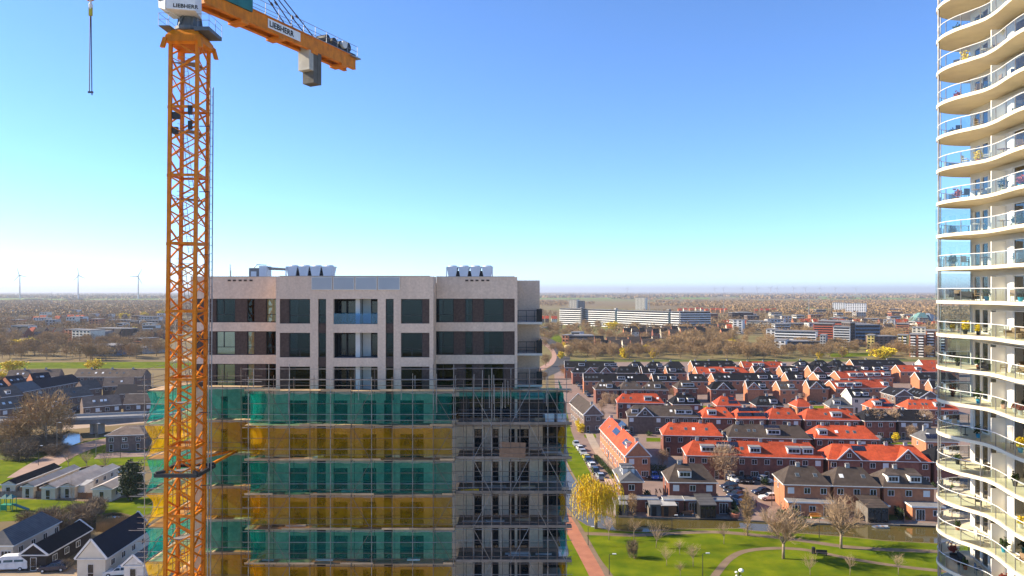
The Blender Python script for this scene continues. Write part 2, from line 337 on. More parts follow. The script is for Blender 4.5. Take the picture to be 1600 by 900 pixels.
# left side surfaces
sheet('lawn', [(-300,735),(60,715),(98,703),(112,697),(132,690),(222,668),(330,660),(330,735),(215,727),(163,726.5),(138,727.5),(121,731),(108,738),(60,760),(-300,778)], .012, m_grass)
sheet('lawn', [(-300,779),(70,777),(150,778),(330,776),(330,800),(205,805),(190,801),(175,800.5),(162,803),(152,808),(148,816),(100,815),(40,813),(-300,830)], .012, m_grass)
sheet('lawn', [(-300,568),(330,565),(330,575),(-300,577)], .02, m_grass)
sheet('rough_bank', [(-300,690),(60,690),(98,703),(60,714),(-300,734)], .01, m_grassd)
ribbon('brick_lane', [(40,745),(75,722),(115,704),(160,690),(215,683),(330,676)], 8, .03, M('lane_brick', (.36,.24,.18), (.29,.19,.145), .3, .9, detail=8))
ribbon('brick_lane', [(98,668),(150,664),(222,658),(330,652)], 9, .026, M('lane_sand', (.40,.30,.22), (.33,.24,.18), .3, .9, detail=8))
ribbon('brick_lane', [(150,713),(200,710),(330,706)], 7, .034, m_pave)
ribbon('sand_track', [(-60,776),(60,777),(120,779),(165,782),(185,776),(230,770)], 3.2, .02, m_track)
sheet('sand_yard', [(-200,892),(60,885),(120,886),(330,880),(330,1000),(-200,1000)], .016, M('sandy_yard', (.36,.27,.18), (.28,.21,.14), .4, .95, detail=8))
sheet('bounce_yard', [(-140,-120),(70,-120),(16,78),(8,112),(-64,112),(-120,100)], .02, M('bounce_sand', (.52,.42,.31), (.40,.32,.235), .15, .95, detail=8), px=False)  # unseen pale ground added to bounce warm light onto the shaded facade

# ------------------------------------------------------------------ window meshes shared by all buildings
_wc = {}
def winmesh(w, h, style='two', fm=None, gm=None, fw=.07):
    fm = fm or m_white; gm = gm or m_glass
    key = (round(w,2), round(h,2), style, fm.name, gm.name)
    if key in _wc: return _wc[key]
    b = MB(); b.box((0,-.06,0),(fw,.03,h)); b.box((w-fw,-.06,0),(w,.03,h)); b.box((fw,-.06,0),(w-fw,.03,fw)); b.box((fw,-.06,h-fw),(w-fw,.03,h))
    if style == 'two': b.box((w/2-fw*.4,-.055,fw),(w/2+fw*.4,.03,h-fw))
    if style == 'three':
        for k in (1,2): b.box((w*k/3-fw*.4,-.055,fw),(w*k/3+fw*.4,.03,h-fw))
    if style == 'low': b.box((fw,-.055,h*.30),(w-fw,.03,h*.30+fw*.7))
    b.box((fw,-.012,fw),(w-fw,.02,h-fw),1)
    _wc[key] = b.mesh('window', [fm, gm]); return _wc[key]

# ------------------------------------------------------------------ the apartment block under construction
bld = T('apartment_block', 'unfinished apartment block of pale and dark brick rising above the scaffolding', 'building', (-13, 68, 0))
def BP(name, me): 
    o = O(name, me, bld); o.location = (13, -68, 0); return o
YC, YS, FH = 66.0, 68.5, 3.05            # front planes: middle part, side bays; storey height
def ztop(k): return 44.3 - FH * k
PT = 46.33
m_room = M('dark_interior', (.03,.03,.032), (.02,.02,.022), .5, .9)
BP('wall_core', MB().box((-29.8,YS+.5,0),(.3,YS+13.5,45.6)).box((-20.9,YC+.5,0),(-16.12,YS+.49,45.6)).box((-12.1,YC+.5,0),(-7.5,YS+.49,45.6)).box((-16.11,YC+.5,0),(-12.11,YS+.49,ztop(3)-.2)).mesh('wall_core', m_room))
BP('side_wall', MB().box((-30.1,YS+.3,0),(-29.81,YS+13.6,PT)).mesh('side_wall', m_light))
BP('side_wall', MB().box((-7.45,YC,0),(-7.1,YS-.02,PT)).mesh('side_wall', m_light))
BP('side_wall', MB().box((-21.3,YC,0),(-20.95,YS-.02,PT)).mesh('side_wall', m_light))
BP('side_wall', MB().box((.25,YS,0),(.5,75.2,PT)).mesh('side_wall', m_light))
BP('rear_wing_wall', MB().box((.2,75.2,0),(2.85,82.0,46.1)).mesh('rear_wing_wall', m_light))
BP('roof_slab', MB().box((-29.8,YS+.36,45.6),(.2,YS+13.4,45.8)).box((-20.9,YC+.4,45.6),(-7.5,YS+.35,45.8)).mesh('roof_slab', m_dconc))
def parapet(x0, x1, y): BP('parapet', MB().box((x0,y,ztop(0)+.0),(x1,y+.35,PT)).box((x0-.0,y-.05,PT),(x1,y+.42,PT+.06),1).mesh('parapet', [m_light, m_conc]))
parapet(-30.1, -21.3, YS); parapet(-20.95, -7.45, YC); parapet(.5-.25-7.33, .25, YS)
def light_vent(px, D):
    x = fx(px, D); BP('vent_brick', MB().box((x,D-.04,45.93),(x+.28,D+.02,46.08)).mesh('vent_brick', m_dbrick))
for px in (356,364,373,381,390): light_vent(px, YS)
for px in (727,735,743,752,760): light_vent(px, YS)
for a, b in ((487,519.5),(521,554),(555.5,589),(590.5,625)):
    xa, xb = fx(a,YC), fx(b,YC)
    BP('roof_panel', MB().box((xa,YC-.09,45.12),(xb,YC-.02,46.28)).box((xa+.06,YC-.10,45.18),(xb-.06,YC-.088,46.22),1).mesh('roof_panel',[m_off, m_panel]))
def bays(D, segs, k0, k1, mats_by):
    for (kind, a, b) in segs:
        xa, xb = fx(a, D), fx(b, D)
        if kind == 'L':          # continuous light pier
            BP('brick_pier', MB().box((xa,D,ztop(k1)+.0),(xb,D+.4,ztop(k0))).mesh('brick_pier', m_light)); continue
        for k in range(k0, k1):
            zt, zb, zn = ztop(k), ztop(k)-2.22, ztop(k+1)
            if kind in 'wdtl':   # light band under it
                BP('brick_band', MB().box((xa,D-.015,zn),(xb,D+.4,zb)).mesh('brick_band', m_light))
            if kind == 'n':
                BP('dark_spandrel', MB().box((xa,D+.10,zn),(xb,D+.4,zb)).mesh('dark_spandrel', m_dbrick))
            if kind == 'd': BP('dark_brick_or_shade_panel', MB().box((xa,D+.07,zb),(xb,D+.4,zt)).mesh('dark_brick_or_shade_panel', m_dbrick))
            if kind == 'l': BP('brick_pier', MB().box((xa,D,zb),(xb,D+.4,zt)).mesh('brick_pier', m_light))
            if kind in 'wtn':
                w_, h_ = xb-xa, zt-zb; fr = .07
                f = MB(); f.box((0,0,0),(fr,.1,h_)); f.box((w_-fr,0,0),(w_,.1,h_)); f.box((fr,0,0),(w_-fr,.1,fr)); f.box((fr,0,h_-fr),(w_-fr,.1,h_))
                f.box((fr,.01,h_*.32),(w_-fr,.09,h_*.32+.05))
                if kind == 't': f.box((w_*.38,.012,h_*.32+.05),(w_*.38+.06,.09,h_-fr))
                if kind == 'w' and w_ > 1.5: f.box((w_*.5-.03,.012,fr),(w_*.5+.03,.088,h_*.32)) if k % 2 else None
                o = BP('window', f.mesh('window', m_dark)); o.location = (13+xa, -68+D+.16, zb)
                g = O('pane', MB().box((fr,.05,fr),(w_-fr,.07,h_-fr)).mesh('pane', mats_by(kind, a, k)), o)
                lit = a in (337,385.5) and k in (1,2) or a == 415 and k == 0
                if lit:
                    g.data.materials[0] = m_scr; O('blind_or_reflection', MB().box((fr,.14,fr),(w_-fr,.17,h_-fr)).mesh('blind_or_reflection', m_creflect), o)  # cream panel behind clearer glass imitates a bright reflection in these panes
                elif random.random() < .35 and k < 3:      # curtain or blind standing behind the glass
                    cw = w_ * random.uniform(.25,.5); O('blind_or_reflection', MB().box((fr,.16,fr),(cw,.2,h_-fr)).mesh('blind_or_reflection', m_blind), o)
m_creflect = M('cream_reflection', (.80,.66,.36), (.68,.55,.28), 1.2, .8)
m_wing = clear_glass('facade_glass', (.30,.38,.42), .0, (.55,.68,.78))
pm = lambda kind, a, k: m_wing if (k < 3) else m_glass
left = [('d',299.5,337),('t',337,367),('d',367,385.5),('n' if 0 else 'w',385.5,397.5),('d',397.5,415),('w',415,432),('d',432,447.5)]
mid = [('d',437,451.2),('w',451.2,484.5),('L',484.5,497),('n',497,509.5),('L',509.5,521),('L',590,602.5),('n',602.5,615),('L',615,626.5),('w',626.5,660),('d',660,671)]
right = [('t',681,709),('d',709,726.5),('w',726.5,738.5),('d',738.5,755.5),('w',755.5,787),('d',787,804)]
bays(YS, left, 0, 3, pm); bays(YC, mid, 0, 3, pm); bays(YS, right, 0, 3, pm)
left2 = [('l',299.5,345),('w',345,356),('l',356,378),('w',378,390),('l',390,447.5)]
mid2 = [('l',437,451),('w',451,480),('L',480,495),('n',495,509),('L',509,521),('w',521,543),('L',543,567),('w',567,588),('L',588,600),('n',600,613),('L',613,625),('w',625,662),('l',662,671)]
right2 = [('l',681,741),('w',741,753),('l',753,769),('w',769,779),('l',779,795),('t',795,827),('l',827,848)]
bays(YS, left2, 3, 10, pm); bays(YC, mid2, 3, 10, pm); bays(YS, [('d',681,700),('w',700,720),('d',720,732),('w',732,758),('d',758,770),('w',770,800),('d',800,848)], 3, 4, pm); bays(YS, right2, 4, 10, pm)  # right bay's single storey of dark panels stands in for open floor's shade
BP('brick_pier', MB().box((-29.8,YS,0),(-21.3,YS+.4,ztop(10))).box((-20.95,YC,0),(-7.45,YC+.4,ztop(10))).box((-7.1,YS,0),(2.9,YS+.4,ztop(10))).mesh('lower_wall', m_light))
BP('wall_core', MB().box((.55,YS+.5,0),(2.9,75.1,ztop(3)-.3)).mesh('wall_core', m_room))
BP('lower_bay', MB().box((3.0,72.6,0),(5.35,80,33.9)).mesh('lower_bay', m_bbrick))
for k in range(3,12):
    z = ztop(k)-2.3; BP('loggia_slab', MB().box((2.95,YS-.3,z-.25),(5.3,72.59,z)).mesh('loggia_slab', m_conc))
    o = BP('loggia_door', winmesh(1.5,2.1,'two',m_dark,m_glass)); o.location = (13+3.3,-68+72.56,z+.02)
BP('terrace_slab', MB().box((.52,YS-.02,ztop(3)-.28),(3.0,75.1,ztop(3)-.02)).mesh('terrace_slab', m_conc))
# balconies recessed in the middle part
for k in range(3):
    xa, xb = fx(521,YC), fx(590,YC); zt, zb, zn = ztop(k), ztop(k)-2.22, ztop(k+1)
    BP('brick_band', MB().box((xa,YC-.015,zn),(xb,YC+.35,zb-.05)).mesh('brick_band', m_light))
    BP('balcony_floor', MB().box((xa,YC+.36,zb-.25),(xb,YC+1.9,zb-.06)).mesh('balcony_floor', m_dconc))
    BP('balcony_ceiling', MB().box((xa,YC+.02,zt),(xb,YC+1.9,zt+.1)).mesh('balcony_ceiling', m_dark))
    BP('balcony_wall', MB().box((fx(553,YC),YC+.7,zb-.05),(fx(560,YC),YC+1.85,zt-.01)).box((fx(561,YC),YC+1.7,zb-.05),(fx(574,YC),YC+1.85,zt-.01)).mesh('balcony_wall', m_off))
    for a, b in ((522,536),(537,552),(575,589)):
        w_ = fx(b,YC)-fx(a,YC); o = BP('balcony_door', winmesh(w_, 2.1, 'low', m_dark, m_glass)); o.location = (13+fx(a,YC), -68+YC+1.62, zb-.04)
    if k == 0:
        o = BP('balustrade', MB().box((xa+.02,YC+.10,zb-.04),(xb-.02,YC+.13,zb+.9)).mesh('balustrade', clear_glass('blue_balustrade', (.45,.70,.92), .02, (.6,.8,1))))
# openings must show depth: cut-out is simply the absence of wall in front of the core, which is set back here
# balconies on the rear wing at the end of the block
for i, z in enumerate((42.0, 38.95, 35.9)):
    BP('balcony_slab', MB().box((.52,71.4,z-.25),(2.95,75.18,z)).box((.52,71.36,z-.22),(2.95,71.4,z-.03),1).mesh('balcony_slab',[m_conc, m_off]))
    rl = MB(); rl.tube((.55,71.5,z+1.1),(2.9,71.5,z+1.1),.03); rl.tube((.55,71.5,z+.55),(2.9,71.5,z+.55),.02)
    for x in (.6,1.4,2.2,2.88): rl.tube((x,71.5,z),(x,71.5,z+1.1),.025)
    BP('balcony_rail', rl.mesh('balcony_rail', m_dark))
    BP('privacy_screen', MB().box((2.4,71.45,z+.02),(2.95,71.49,z+1.25)).box((2.88,71.5,z+.02),(2.92,75.1,z+1.25)).mesh('privacy_screen', m_plastic))
# rooftop plant: chillers, cabinet, masts
def chiller(px, n, D, label):
    x0 = fx(px, D); mw = 1.2
    t = T('rooftop_chiller', label, 'chiller', (x0, D, 45.8), 0, 'chillers on the flat roof')
    O('frame', MB().box((0,0,0),(n*mw,1.8,.25)).box((0,.1,1.62),(n*mw,1.7,1.72)).box((n*mw-.12,.0,.25),(n*mw,.12,1.62),0).box((0,0,.25),(.1,.12,1.62),0).mesh('frame', m_aclight), t)
    for i in range(n):
        x = i*mw
        vm = MB().hexa([(x+.30,.1,.3),(x+.90,.1,.3),(x+.90,1.7,.3),(x+.30,1.7,.3),(x+.06,.1,1.62),(x+mw-.06,.1,1.62),(x+mw-.06,1.7,1.62),(x+.06,1.7,1.62)])
        O('coil_module', vm.mesh('coil_module', m_aclight), t)
        O('coil_grille', MB().hexa([(x+mw-.32,.3,.3),(x+mw+.28,.3,.3),(x+mw+.28,1.5,.3),(x+mw-.32,1.5,.3),(x+mw-.1,.3,1.3),(x+mw+.06,.3,1.3),(x+mw+.06,1.5,1.3),(x+mw-.1,1.5,1.3)]).mesh('coil_grille', m_plastic), t) if i < n-1 else None
        f = O('fan', MB().lathe([(.46,0),(.48,.04),(.44,.12),(.42,.12)], 14).mesh('fan', m_aclight), t, (x+mw/2, .9, 1.72))
        O('fan_grille', MB().lathe([(.38,0),(.38,.02)], 12).mesh('fan_grille', m_plastic), f, (0,0,.12))
chiller(446, 4, 74, 'white chiller with four fans on the roof beside a steel cabinet')
chiller(697, 4, 75, 'white chiller with four fans alone at the roof end beside the balconies')
t = T('plant_cabinet', 'grey rooftop plant cabinet with louvred front and pipe run', 'cabinet', (fx(389,74), 74, 45.8))
O('casing', MB().box((0,0,.2),(1.0,1.6,1.55)).mesh('casing', m_dconc), t); O('casing', MB().box((1.02,0,.1),(1.75,1.6,1.75)).mesh('casing', m_aclight), t)
O('grille', MB().box((.2,-.03,.5),(.75,-.005,1.2)).mesh('grille', m_aclight), t)
O('pipe', MB().tube((1.7,.5,1.6),(3.9,.5,1.45),.09).tube((1.7,.9,1.45),(3.9,.9,1.35),.07).tube((.3,.5,1.55),(.6,.5,1.9),.05).tube((.6,.5,1.9),(1.6,.5,1.85),.05).mesh('pipe', m_steel), t)
t = T('roof_hatch', 'low roof hatch box between the chillers', 'hatch', (fx(541,76),76,45.8)); O('box', MB().box((0,0,0),(.65,.8,.62)).box((-.04,-.04,.62),(.69,.84,.70)).mesh('box', m_aclight), t)
for px in (565, 590):
    t = T('roof_vent', 'small dark mushroom vent on the roof', 'vent', (fx(px,76),76,45.8), 0, 'roof vents between the chillers')
    O('cowl', MB().lathe([(.06,0),(.06,.55),(.2,.6),(.2,.68),(.1,.74)], 10).mesh('cowl', m_dark), t)
t = T('roof_mast', 'thin pale mast standing on the roof edge near the crane', 'mast', (fx(359.5,74),74,45.8)); O('pole', MB().tube((0,0,0),(0,0,1.9),.05).tube((.09,0,0),(.09,0,1.3),.03).mesh('pole', m_off), t)

# ------------------------------------------------------------------ scaffolding
scf = T('scaffolding', 'tube scaffolding with green and yellow netting wrapped around the unfinished block', 'scaffolding', (-13, 64, 0))
def SP(name, me, par=None, loc=None):
    o = O(name, me, par or scf); o.location = (13, -64, 0) if not par else (0,0,0)
    return o
LZ = [36.2 - 3.03*k for k in range(9)]
Y1, Y2 = 64.0, 65.15          # outer and inner rows, middle
YL1, YL2 = 66.9, 68.0         # left bay
XA, XB, XC, XL = fx(388,Y1), fx(709,Y1), fx(885,Y1+.6), -28.2
std_m = {}
def standard(x, y, z1, r=.03, m=None):
    m = m or m_rust
    SP('standard', MB().tube((x,y,0),(x,y,z1), r, 6).mesh('standard', m))
xs_mid = [XA + (XB-XA)*i/10 for i in range(11)]
xs_right = [XB + (XC-XB)*i/6 for i in range(1,7)]
xs_left = [XL + (XA-XL)*i/3 for i in range(3)]
for i, x in enumerate(xs_mid + xs_right):
    yy = Y1 if x <= XB+.01 else Y1+.5
    standard(x, yy, LZ[0] + random.choice((1.3,1.6,2.0,2.4)), m=random.choice((m_rust, m_steel)))
    standard(x+.05, Y2, LZ[0] + random.choice((1.15,1.3,1.9)), m=random.choice((m_rust, m_steel)))
for x in xs_left:
    standard(x, YL1, LZ[0] + random.uniform(1.2,2), m=m_rust); standard(x, YL2, LZ[0] + 1.3)
def ledger(a, b, r=.026, m=None): SP('ledger', MB().tube(a, b, r, 5).mesh('ledger', m or random.choice((m_rust, m_steel))))
for k, z in enumerate(LZ[:8]):
    for dz in (-.1, .55, 1.05, 2.0):
        ledger((XA-.5, Y1-.05, z+dz), (XB+.25, Y1-.05, z+dz)); ledger((XB-.2, Y1+.45, z+dz+.02), (XC+.5, Y1+.45, z+dz+.02))
        if dz < 1.9: ledger((XL-.3, YL1-.05, z+dz), (XA+.2, YL1-.05, z+dz))
    ledger((XA-.3, Y2+.05, z+.95), (XC+.3, Y2+.05, z+.95)); ledger((XA-.3, Y2+.05, z-.12), (XC+.3, Y2+.05, z-.12))
    for x in xs_mid + xs_right:
        SP('transom', MB().tube((x+.03, Y1-.3, z-.06), (x+.03, Y2+.25, z-.06), .025, 5).mesh('transom', m_rust))
    # decks
    xx = XA - .35
    while xx < XB - .2:
        ln = random.uniform(2.2, 3.6); ln = min(ln, XB - xx + .1)
        dz = random.uniform(0, .03)
        for j in range(3 if k < 2 else 1):
            wd = .34 if k < 2 else 1.08
            SP('scaffold_board', MB().box((xx,Y1+.06+j*.37,z+dz),(xx+ln-.03,Y1+.06+j*.37+wd,z+dz+.055)).mesh('scaffold_board', m_plank))
        SP('toe_board', MB().box((xx,Y1-.02,z+.06),(xx+ln-.03,Y1+.02,z+.22)).mesh('toe_board', m_plank)) if random.random() < .55 else None
        xx += ln
    xx = XB + .1
    while xx < XC + .2:
        ln = min(random.uniform(2.0,3.2), XC + .5 - xx)
        SP('scaffold_board', MB().box((xx,Y1+.55,z+.01),(xx+ln-.03,Y2+.5,z+.07)).mesh('scaffold_board', m_plank if k == 0 else m_gwood))
        if k: SP('toe_board', MB().box((xx,Y1+.47,z+.08),(xx+ln-.03,Y1+.51,z+.30)).mesh('toe_board', m_gwood))
        xx += ln
    SP('scaffold_board', MB().box((XL-.2,YL1+.06,z),(XA+.1,YL2,z+.06)).mesh('scaffold_board', m_plank))
    if k: # wide working platform between scaffold and recessed right bay
        SP('platform_deck', MB().box((XB+.2,Y2+.55,z-.05),(XC-.3,YS-.15,z)).mesh('platform_deck', m_gwood))
# diagonal braces
for k in range(7):
    z = LZ[k]
    for (i, j) in (((1,2),(6,5),(9,10)) if k % 2 else ((2,1),(5,6),(10,9))):
        SP('brace', MB().tube((xs_mid[i],Y1-.1,z-3.0),(xs_mid[j],Y1-.1,z+.1),.024,5).mesh('brace', m_rust))
    xr = [XB] + xs_right
    for (i, j) in ((1,2),(5,4)) if k % 2 else ((2,1),(3,4),(6,5)):
        SP('brace', MB().tube((xr[i],Y1+.4,z-3.0),(xr[j],Y1+.4,z+.1),.024,5).mesh('brace', m_steel))
    SP('brace', MB().tube((xs_left[0 if k%2 else 1],YL1-.1,z-3.0),(xs_left[1 if k%2 else 0],YL1-.1,z),.024,5).mesh('brace', m_rust))
# extra loose tubes, mid standards of the right bay and inner guard rails
rx = random.Random(44)
for i in range(6):
    x = XB + (XC-XB)*(i+.5)/6
    standard(x, Y1+.5, LZ[0] + rx.choice((.3,1.1,1.6)), m=rx.choice((m_rust, m_steel))); standard(x+.1, Y2+1.6, LZ[0]-.1, m=m_rust)
for i in range(16):
    x = rx.uniform(XA+.5, XC-.3); z = LZ[0] + rx.uniform(.6,1.9)
    SP('spare_tube', MB().tube((x,Y1-.12,LZ[0]-rx.uniform(.4,2.5)),(x+rx.uniform(-.05,.05),Y1-.12,z),.03,5).mesh('spare_tube', m_steel))
for k in range(1,7):
    z = LZ[k]
    for dz in (.5,1.0): ledger((XB+.2, Y2+1.55, z+dz), (XC-.2, Y2+1.55, z+dz))
    for i in range(5):
        x = rx.uniform(XB+.3, XC-1.6); SP('stacked_board', MB().box((x,Y2+.9+rx.random()*.6,z+.01),(x+rx.uniform(.8,2.2),Y2+1.2+rx.random()*.6,z+rx.uniform(.08,.3))).mesh('stacked_board', rx.choice((m_plank,m_gwood,m_conc))))
    for i in range(4):
        x = rx.uniform(XA+.5, XB-2.5); SP('stacked_board', MB().box((x,Y2-.35,z+.07),(x+rx.uniform(.8,2.0),Y2-.05,z+rx.uniform(.12,.28))).mesh('stacked_board', rx.choice((m_plank,m_gwood,m_off))))
# nets
def net(p0, ux, h, mat, n=(14,6), sag=.12, seed=0, bow=(0,1,0), pinch=.0, scal=.10):
    rnd = random.Random(seed); mb = MB(); V = []; p0 = Vector(p0); ux = Vector(ux); bow = Vector(bow)
    for j in range(n[1]+1):
        for i in range(n[0]+1):
            s, t = i/n[0], j/n[1]
            w_ = (noise.noise(Vector((s*5+seed*3.1, t*1.6, seed*.7))) + .55*noise.noise(Vector((s*17, t*3+s*6, seed*1.9)))) * sag + math.sin(t*math.pi)*sag*.8*(1+.5*math.sin(s*9+seed))
            edge = pinch * math.sin(t*math.pi)
            sc_ = edge + s*(1-2*edge)
            V.append(p0 + ux*sc_ + Vector((0,0,-h*t + ((-abs(math.sin(s*math.pi*3.3))*scal*(1 if j == 0 else -.7) + noise.noise(Vector((s*4,seed,j)))*.07) if j in (0,n[1]) else 0))) + bow*w_)
    mb.v = [tuple(v) for v in V]
    for j in range(n[1]):
        for i in range(n[0]):
            a = j*(n[0]+1)+i; mb.f.append([a, a+1, a+n[0]+2, a+n[0]+1]); mb.m.append(0)
    SP('debris_net', mb.mesh('debris_net', mat, True))
for k in range(7):
    mat = m_netg if k % 2 == 0 else m_nety; z = LZ[k] - .12; h = 2.78
    for i in range(3):
        a = XA + .1 + (XB-XA-.3)*i/3; b = XA + .1 + (XB-XA-.3)*(i+1)/3 + .05
        net((a, Y1+.12+.02*i, z), (b-a,0,0), h - random.choice((0,0,.05,.25)), mat, (26,10), .13, k*5+i, (0,1,0), .006, .12)
    net((XA+.05, Y1+.2, z), (.25, YL1-Y1+.2, 0), h, mat, (10,12), .30, 60+k, (1,.1,0), .06)       # return at the step
    net((XL, YL1+.1, z), (XA-XL-.2, .1, 0), h, mat, (8,6), .08, 80+k)                              # left bay
    net((-32.3, 64.6, z+.1), (.1, 10.5, 0), h+.1, mat, (26,12), .40, 100+k, (1,0,0), .02)           # far left end, lit by the sun
    net((XC-.35, Y1+.6, z+.1), (.2, 9.5, 0), h-.2, mat, (12,6), .25, 130+k, (1,0,0))               # right end
    if k == 0: net((XB+.2, YS-.6, z), (9.2,.1,0), 1.1, mat, (10,4), .1, 150)
# left-end scaffold bay in front of the netted return, with stair tower top
for x in (-32.4, -30.6, -29.3):
    for y in (64.5, 66.0, 70, 74):
        standard(x, y, LZ[0] + (1.4 if y < 70 else random.uniform(1.5,6)), m=random.choice((m_rust, m_steel)))
for k, z in enumerate(LZ[:8]):
    for dz in (0, .5, 1.0, 1.9):
        ledger((-33.0,64.45,z+dz),(-28.9,64.45,z+dz))
        ledger((-32.45,64.2,z+dz),(-32.45,75,z+dz))
    ledger((-32.5,66.0,z-.1),(-28.2,66.9,z-.1))
    for q in range(3): SP('brace', MB().tube((-32.4,64.6+q*3.4,z-3),(-32.4,67.6+q*3.4,z),.024,5).mesh('brace', m_rust))
    SP('brace', MB().tube((-32.4,64.4,z-3),(-30.6,64.4,z),.024,5).mesh('brace', m_rust))
    for q in range(4): SP('scaffold_board', MB().box((-32.2,64.7+q*2.6,z),(-30.5,64.7+q*2.6+2.5,z+.06)).mesh('scaffold_board', m_plank))
    ledger((-34.0,64.9,z-.3),(-32.3,64.9,z-.3), m=m_steel)
for z in (38.2, 40.2, 42.1):
    for y in (70, 74):
        ledger((-33.0,y,z),(-29.2,y,z), m=m_steel); ledger((-33.2,y,z-.9),(-29.2,y,z-.9), m=m_steel)
    ledger((-32.4,69.7,z),(-32.4,74.3,z)); ledger((-29.3,69.7,z),(-29.3,74.3,z))
    SP('brace', MB().tube((-32.4,70,z-1.9),(-29.3,70,z),.024,5).mesh('brace', m_steel)); SP('brace', MB().tube((-29.3,74,z-1.9),(-32.4,74,z),.024,5).mesh('brace', m_steel))
    SP('scaffold_board', MB().box((-32.3,70.2,z-1.9),(-29.4,73.8,z-1.84)).mesh('scaffold_board', m_plank))
for x in (-32.4,-29.3):
    for y in (70,74): standard(x+.12, y+.1, 43.2 + random.random(), m=m_steel)
# things left on the decks
t = T('chipboard_sheet', 'large brown chipboard sheet leaning on the scaffold guard rail, right side', 'board', (fx(780,Y1+.4), Y1+.4, LZ[1]-2.75)); O('sheet', MB().box((0,0,0),(2.3,.03,1.3)).box((.1,.03,.2),(2.1,.06,.3)).mesh('sheet', M('chipboard',(.24,.15,.095),(.18,.11,.07),3)), t, rot=(R(-6),R(2),0))
t = T('plank_stack', 'low stack of brown planks on the top scaffold deck', 'planks', (fx(752,Y1), Y1+.7, LZ[0]+.08))
for i in range(4): O('plank', MB().box((0,0,0),(2.8,.25,.06)).mesh('plank', m_wood), t, (random.uniform(-.1,.1), (i%2)*.27, .065*(i//2)))
t = T('yellow_beam', 'bright yellow timber beam lying on a grey scaffold deck', 'beam', (fx(720,Y1+.7), Y1+.75, LZ[3]-.0+.1)); O('beam', MB().box((0,0,0),(1.6,.12,.2)).box((0,-.04,0),(1.6,0,.04)).box((0,-.04,.16),(1.6,0,.2)).mesh('beam', M('yellow_beam', (.75,.45,.02))), t, rot=(0,R(-3),0))
for i, (px, k, c, lab) in enumerate(((870,1,m_aclight,'pale tool crate on the scaffold deck below the chipboard end'),(873,5,m_aclight,'pale blue crate on the lower scaffold deck near the path'),(852,0,m_white,'white bucket crate under the top deck of the scaffold end'))):
    t = T('tool_crate', lab, 'crate', (fx(px,66), 66, LZ[k] + (.02 if k else -3.0)), 0, 'crates on the scaffold decks')
    O('box', MB().box((0,0,0),(.8,.6,.6)).box((-.03,-.03,.6),(.83,.63,.68)).mesh('box', c), t)

# ------------------------------------------------------------------ tower crane
CR = Vector((fx(290,60), 60, 0)); SH = 5.5; ZT = 65.3
crane = T('tower_crane', 'orange lattice tower crane standing in front of the scaffolding', 'crane', CR)
rr = 1.08; corners = [Vector((1,-1,0))*rr, Vector((1,1,0))*rr, Vector((-1,1,0))*rr, Vector((-1,-1,0))*rr]
lean = -0.0105      # the mast leans a hair
def lx(z): return (z - 30) * (-lean)
legm = MB(); legm.obox((-.13,-.13,0),(.26,0,0),(0,.26,0),(0,0,SH)); legm = legm.mesh('leg', m_orange)
brm = []
for i in range(4):
    a, b = corners[i], corners[(i+1)%4]
    for q in range(4):
        p, r = (a, b) if q % 2 == 0 else (b, a)
        brm.append(MB().bar(p + Vector((0,0,SH*q/4+.12)), r + Vector((0,0,SH*(q+1)/4-.05)), .12, .12).mesh('brace', m_orange))
        if q in (1,2): brm.append(MB().bar(r + Vector((0,0,SH*q/4+.12)), p + Vector((0,0,SH*(q+1)/4-.05)), .07, .07).mesh('brace', m_orange))
hz = MB()
for i in range(4): hz.bar(corners[i] + Vector((0,0,.08)), corners[(i+1)%4] + Vector((0,0,.08)), .16, .20)
for c in corners: hz.box((c.x-.15,c.y-.15,-.12),(c.x+.15,c.y+.15,.12))
hz = hz.mesh('mast_section', m_orange)
lad = MB()
for s in (-.17,.17): lad.tube((.1+s,.3,0),(-.35+s,-.1,SH*.8),.025,5)
for q in range(14): lad.tube((.1-.17-.45*q/14,.3-.4*q/14,SH*.8*q/14+.1),(.1+.17-.45*q/14,.3-.4*q/14,SH*.8*q/14+.1),.015,4)
for q in range(3): lad.tube((-.75,-.5,SH*.78+.35*q),(.35,.7,SH*.78+.35*q),.018,4)
lad = lad.mesh('ladder', m_steel)
plat = MB().prism([tuple((corners[i]*.88).xy) for i in (3,0,1)] + [(.05,.02)], 0, .06).mesh('platform', m_dconc)
for k in range(12):
    z0 = ZT - SH*(k+1)
    s = O('mast_section', hz, crane, (lx(z0), 0, z0)); s.rotation_euler = (0, -lean, 0)
    for c in corners: O('leg', legm, s, c)
    for b in brm: O('brace', b, s)
    O('ladder', lad, s, (0,0,SH*.68 - SH*.8)); O('platform', plat, s, (0,0,SH*.66))
cab_ = O('power_cable', MB().tube((.45,-.1,0),(.85,-.1,64),.035,5).mesh('power_cable', m_plastic), crane)
# rack tube running up beside the mast
rk = MB()
for dx in (0,.24): rk.tube((1.55+dx,.3,0),(1.55+dx+.35,.3,61.8),.05,6)
for q in range(90): rk.tube((1.55+q*.0039,.3,.5+q*.68),(1.79+q*.0039,.3,.5+q*.68),.02,4)
O('hoist_rack', rk.mesh('hoist_rack', m_steel), crane)
for z in (58.6,53.2,48,41,35,29): O('rack_tie', MB().bar((1.0,.3,z),(1.9,.3,z),.06,.06).mesh('rack_tie', m_dark), crane)
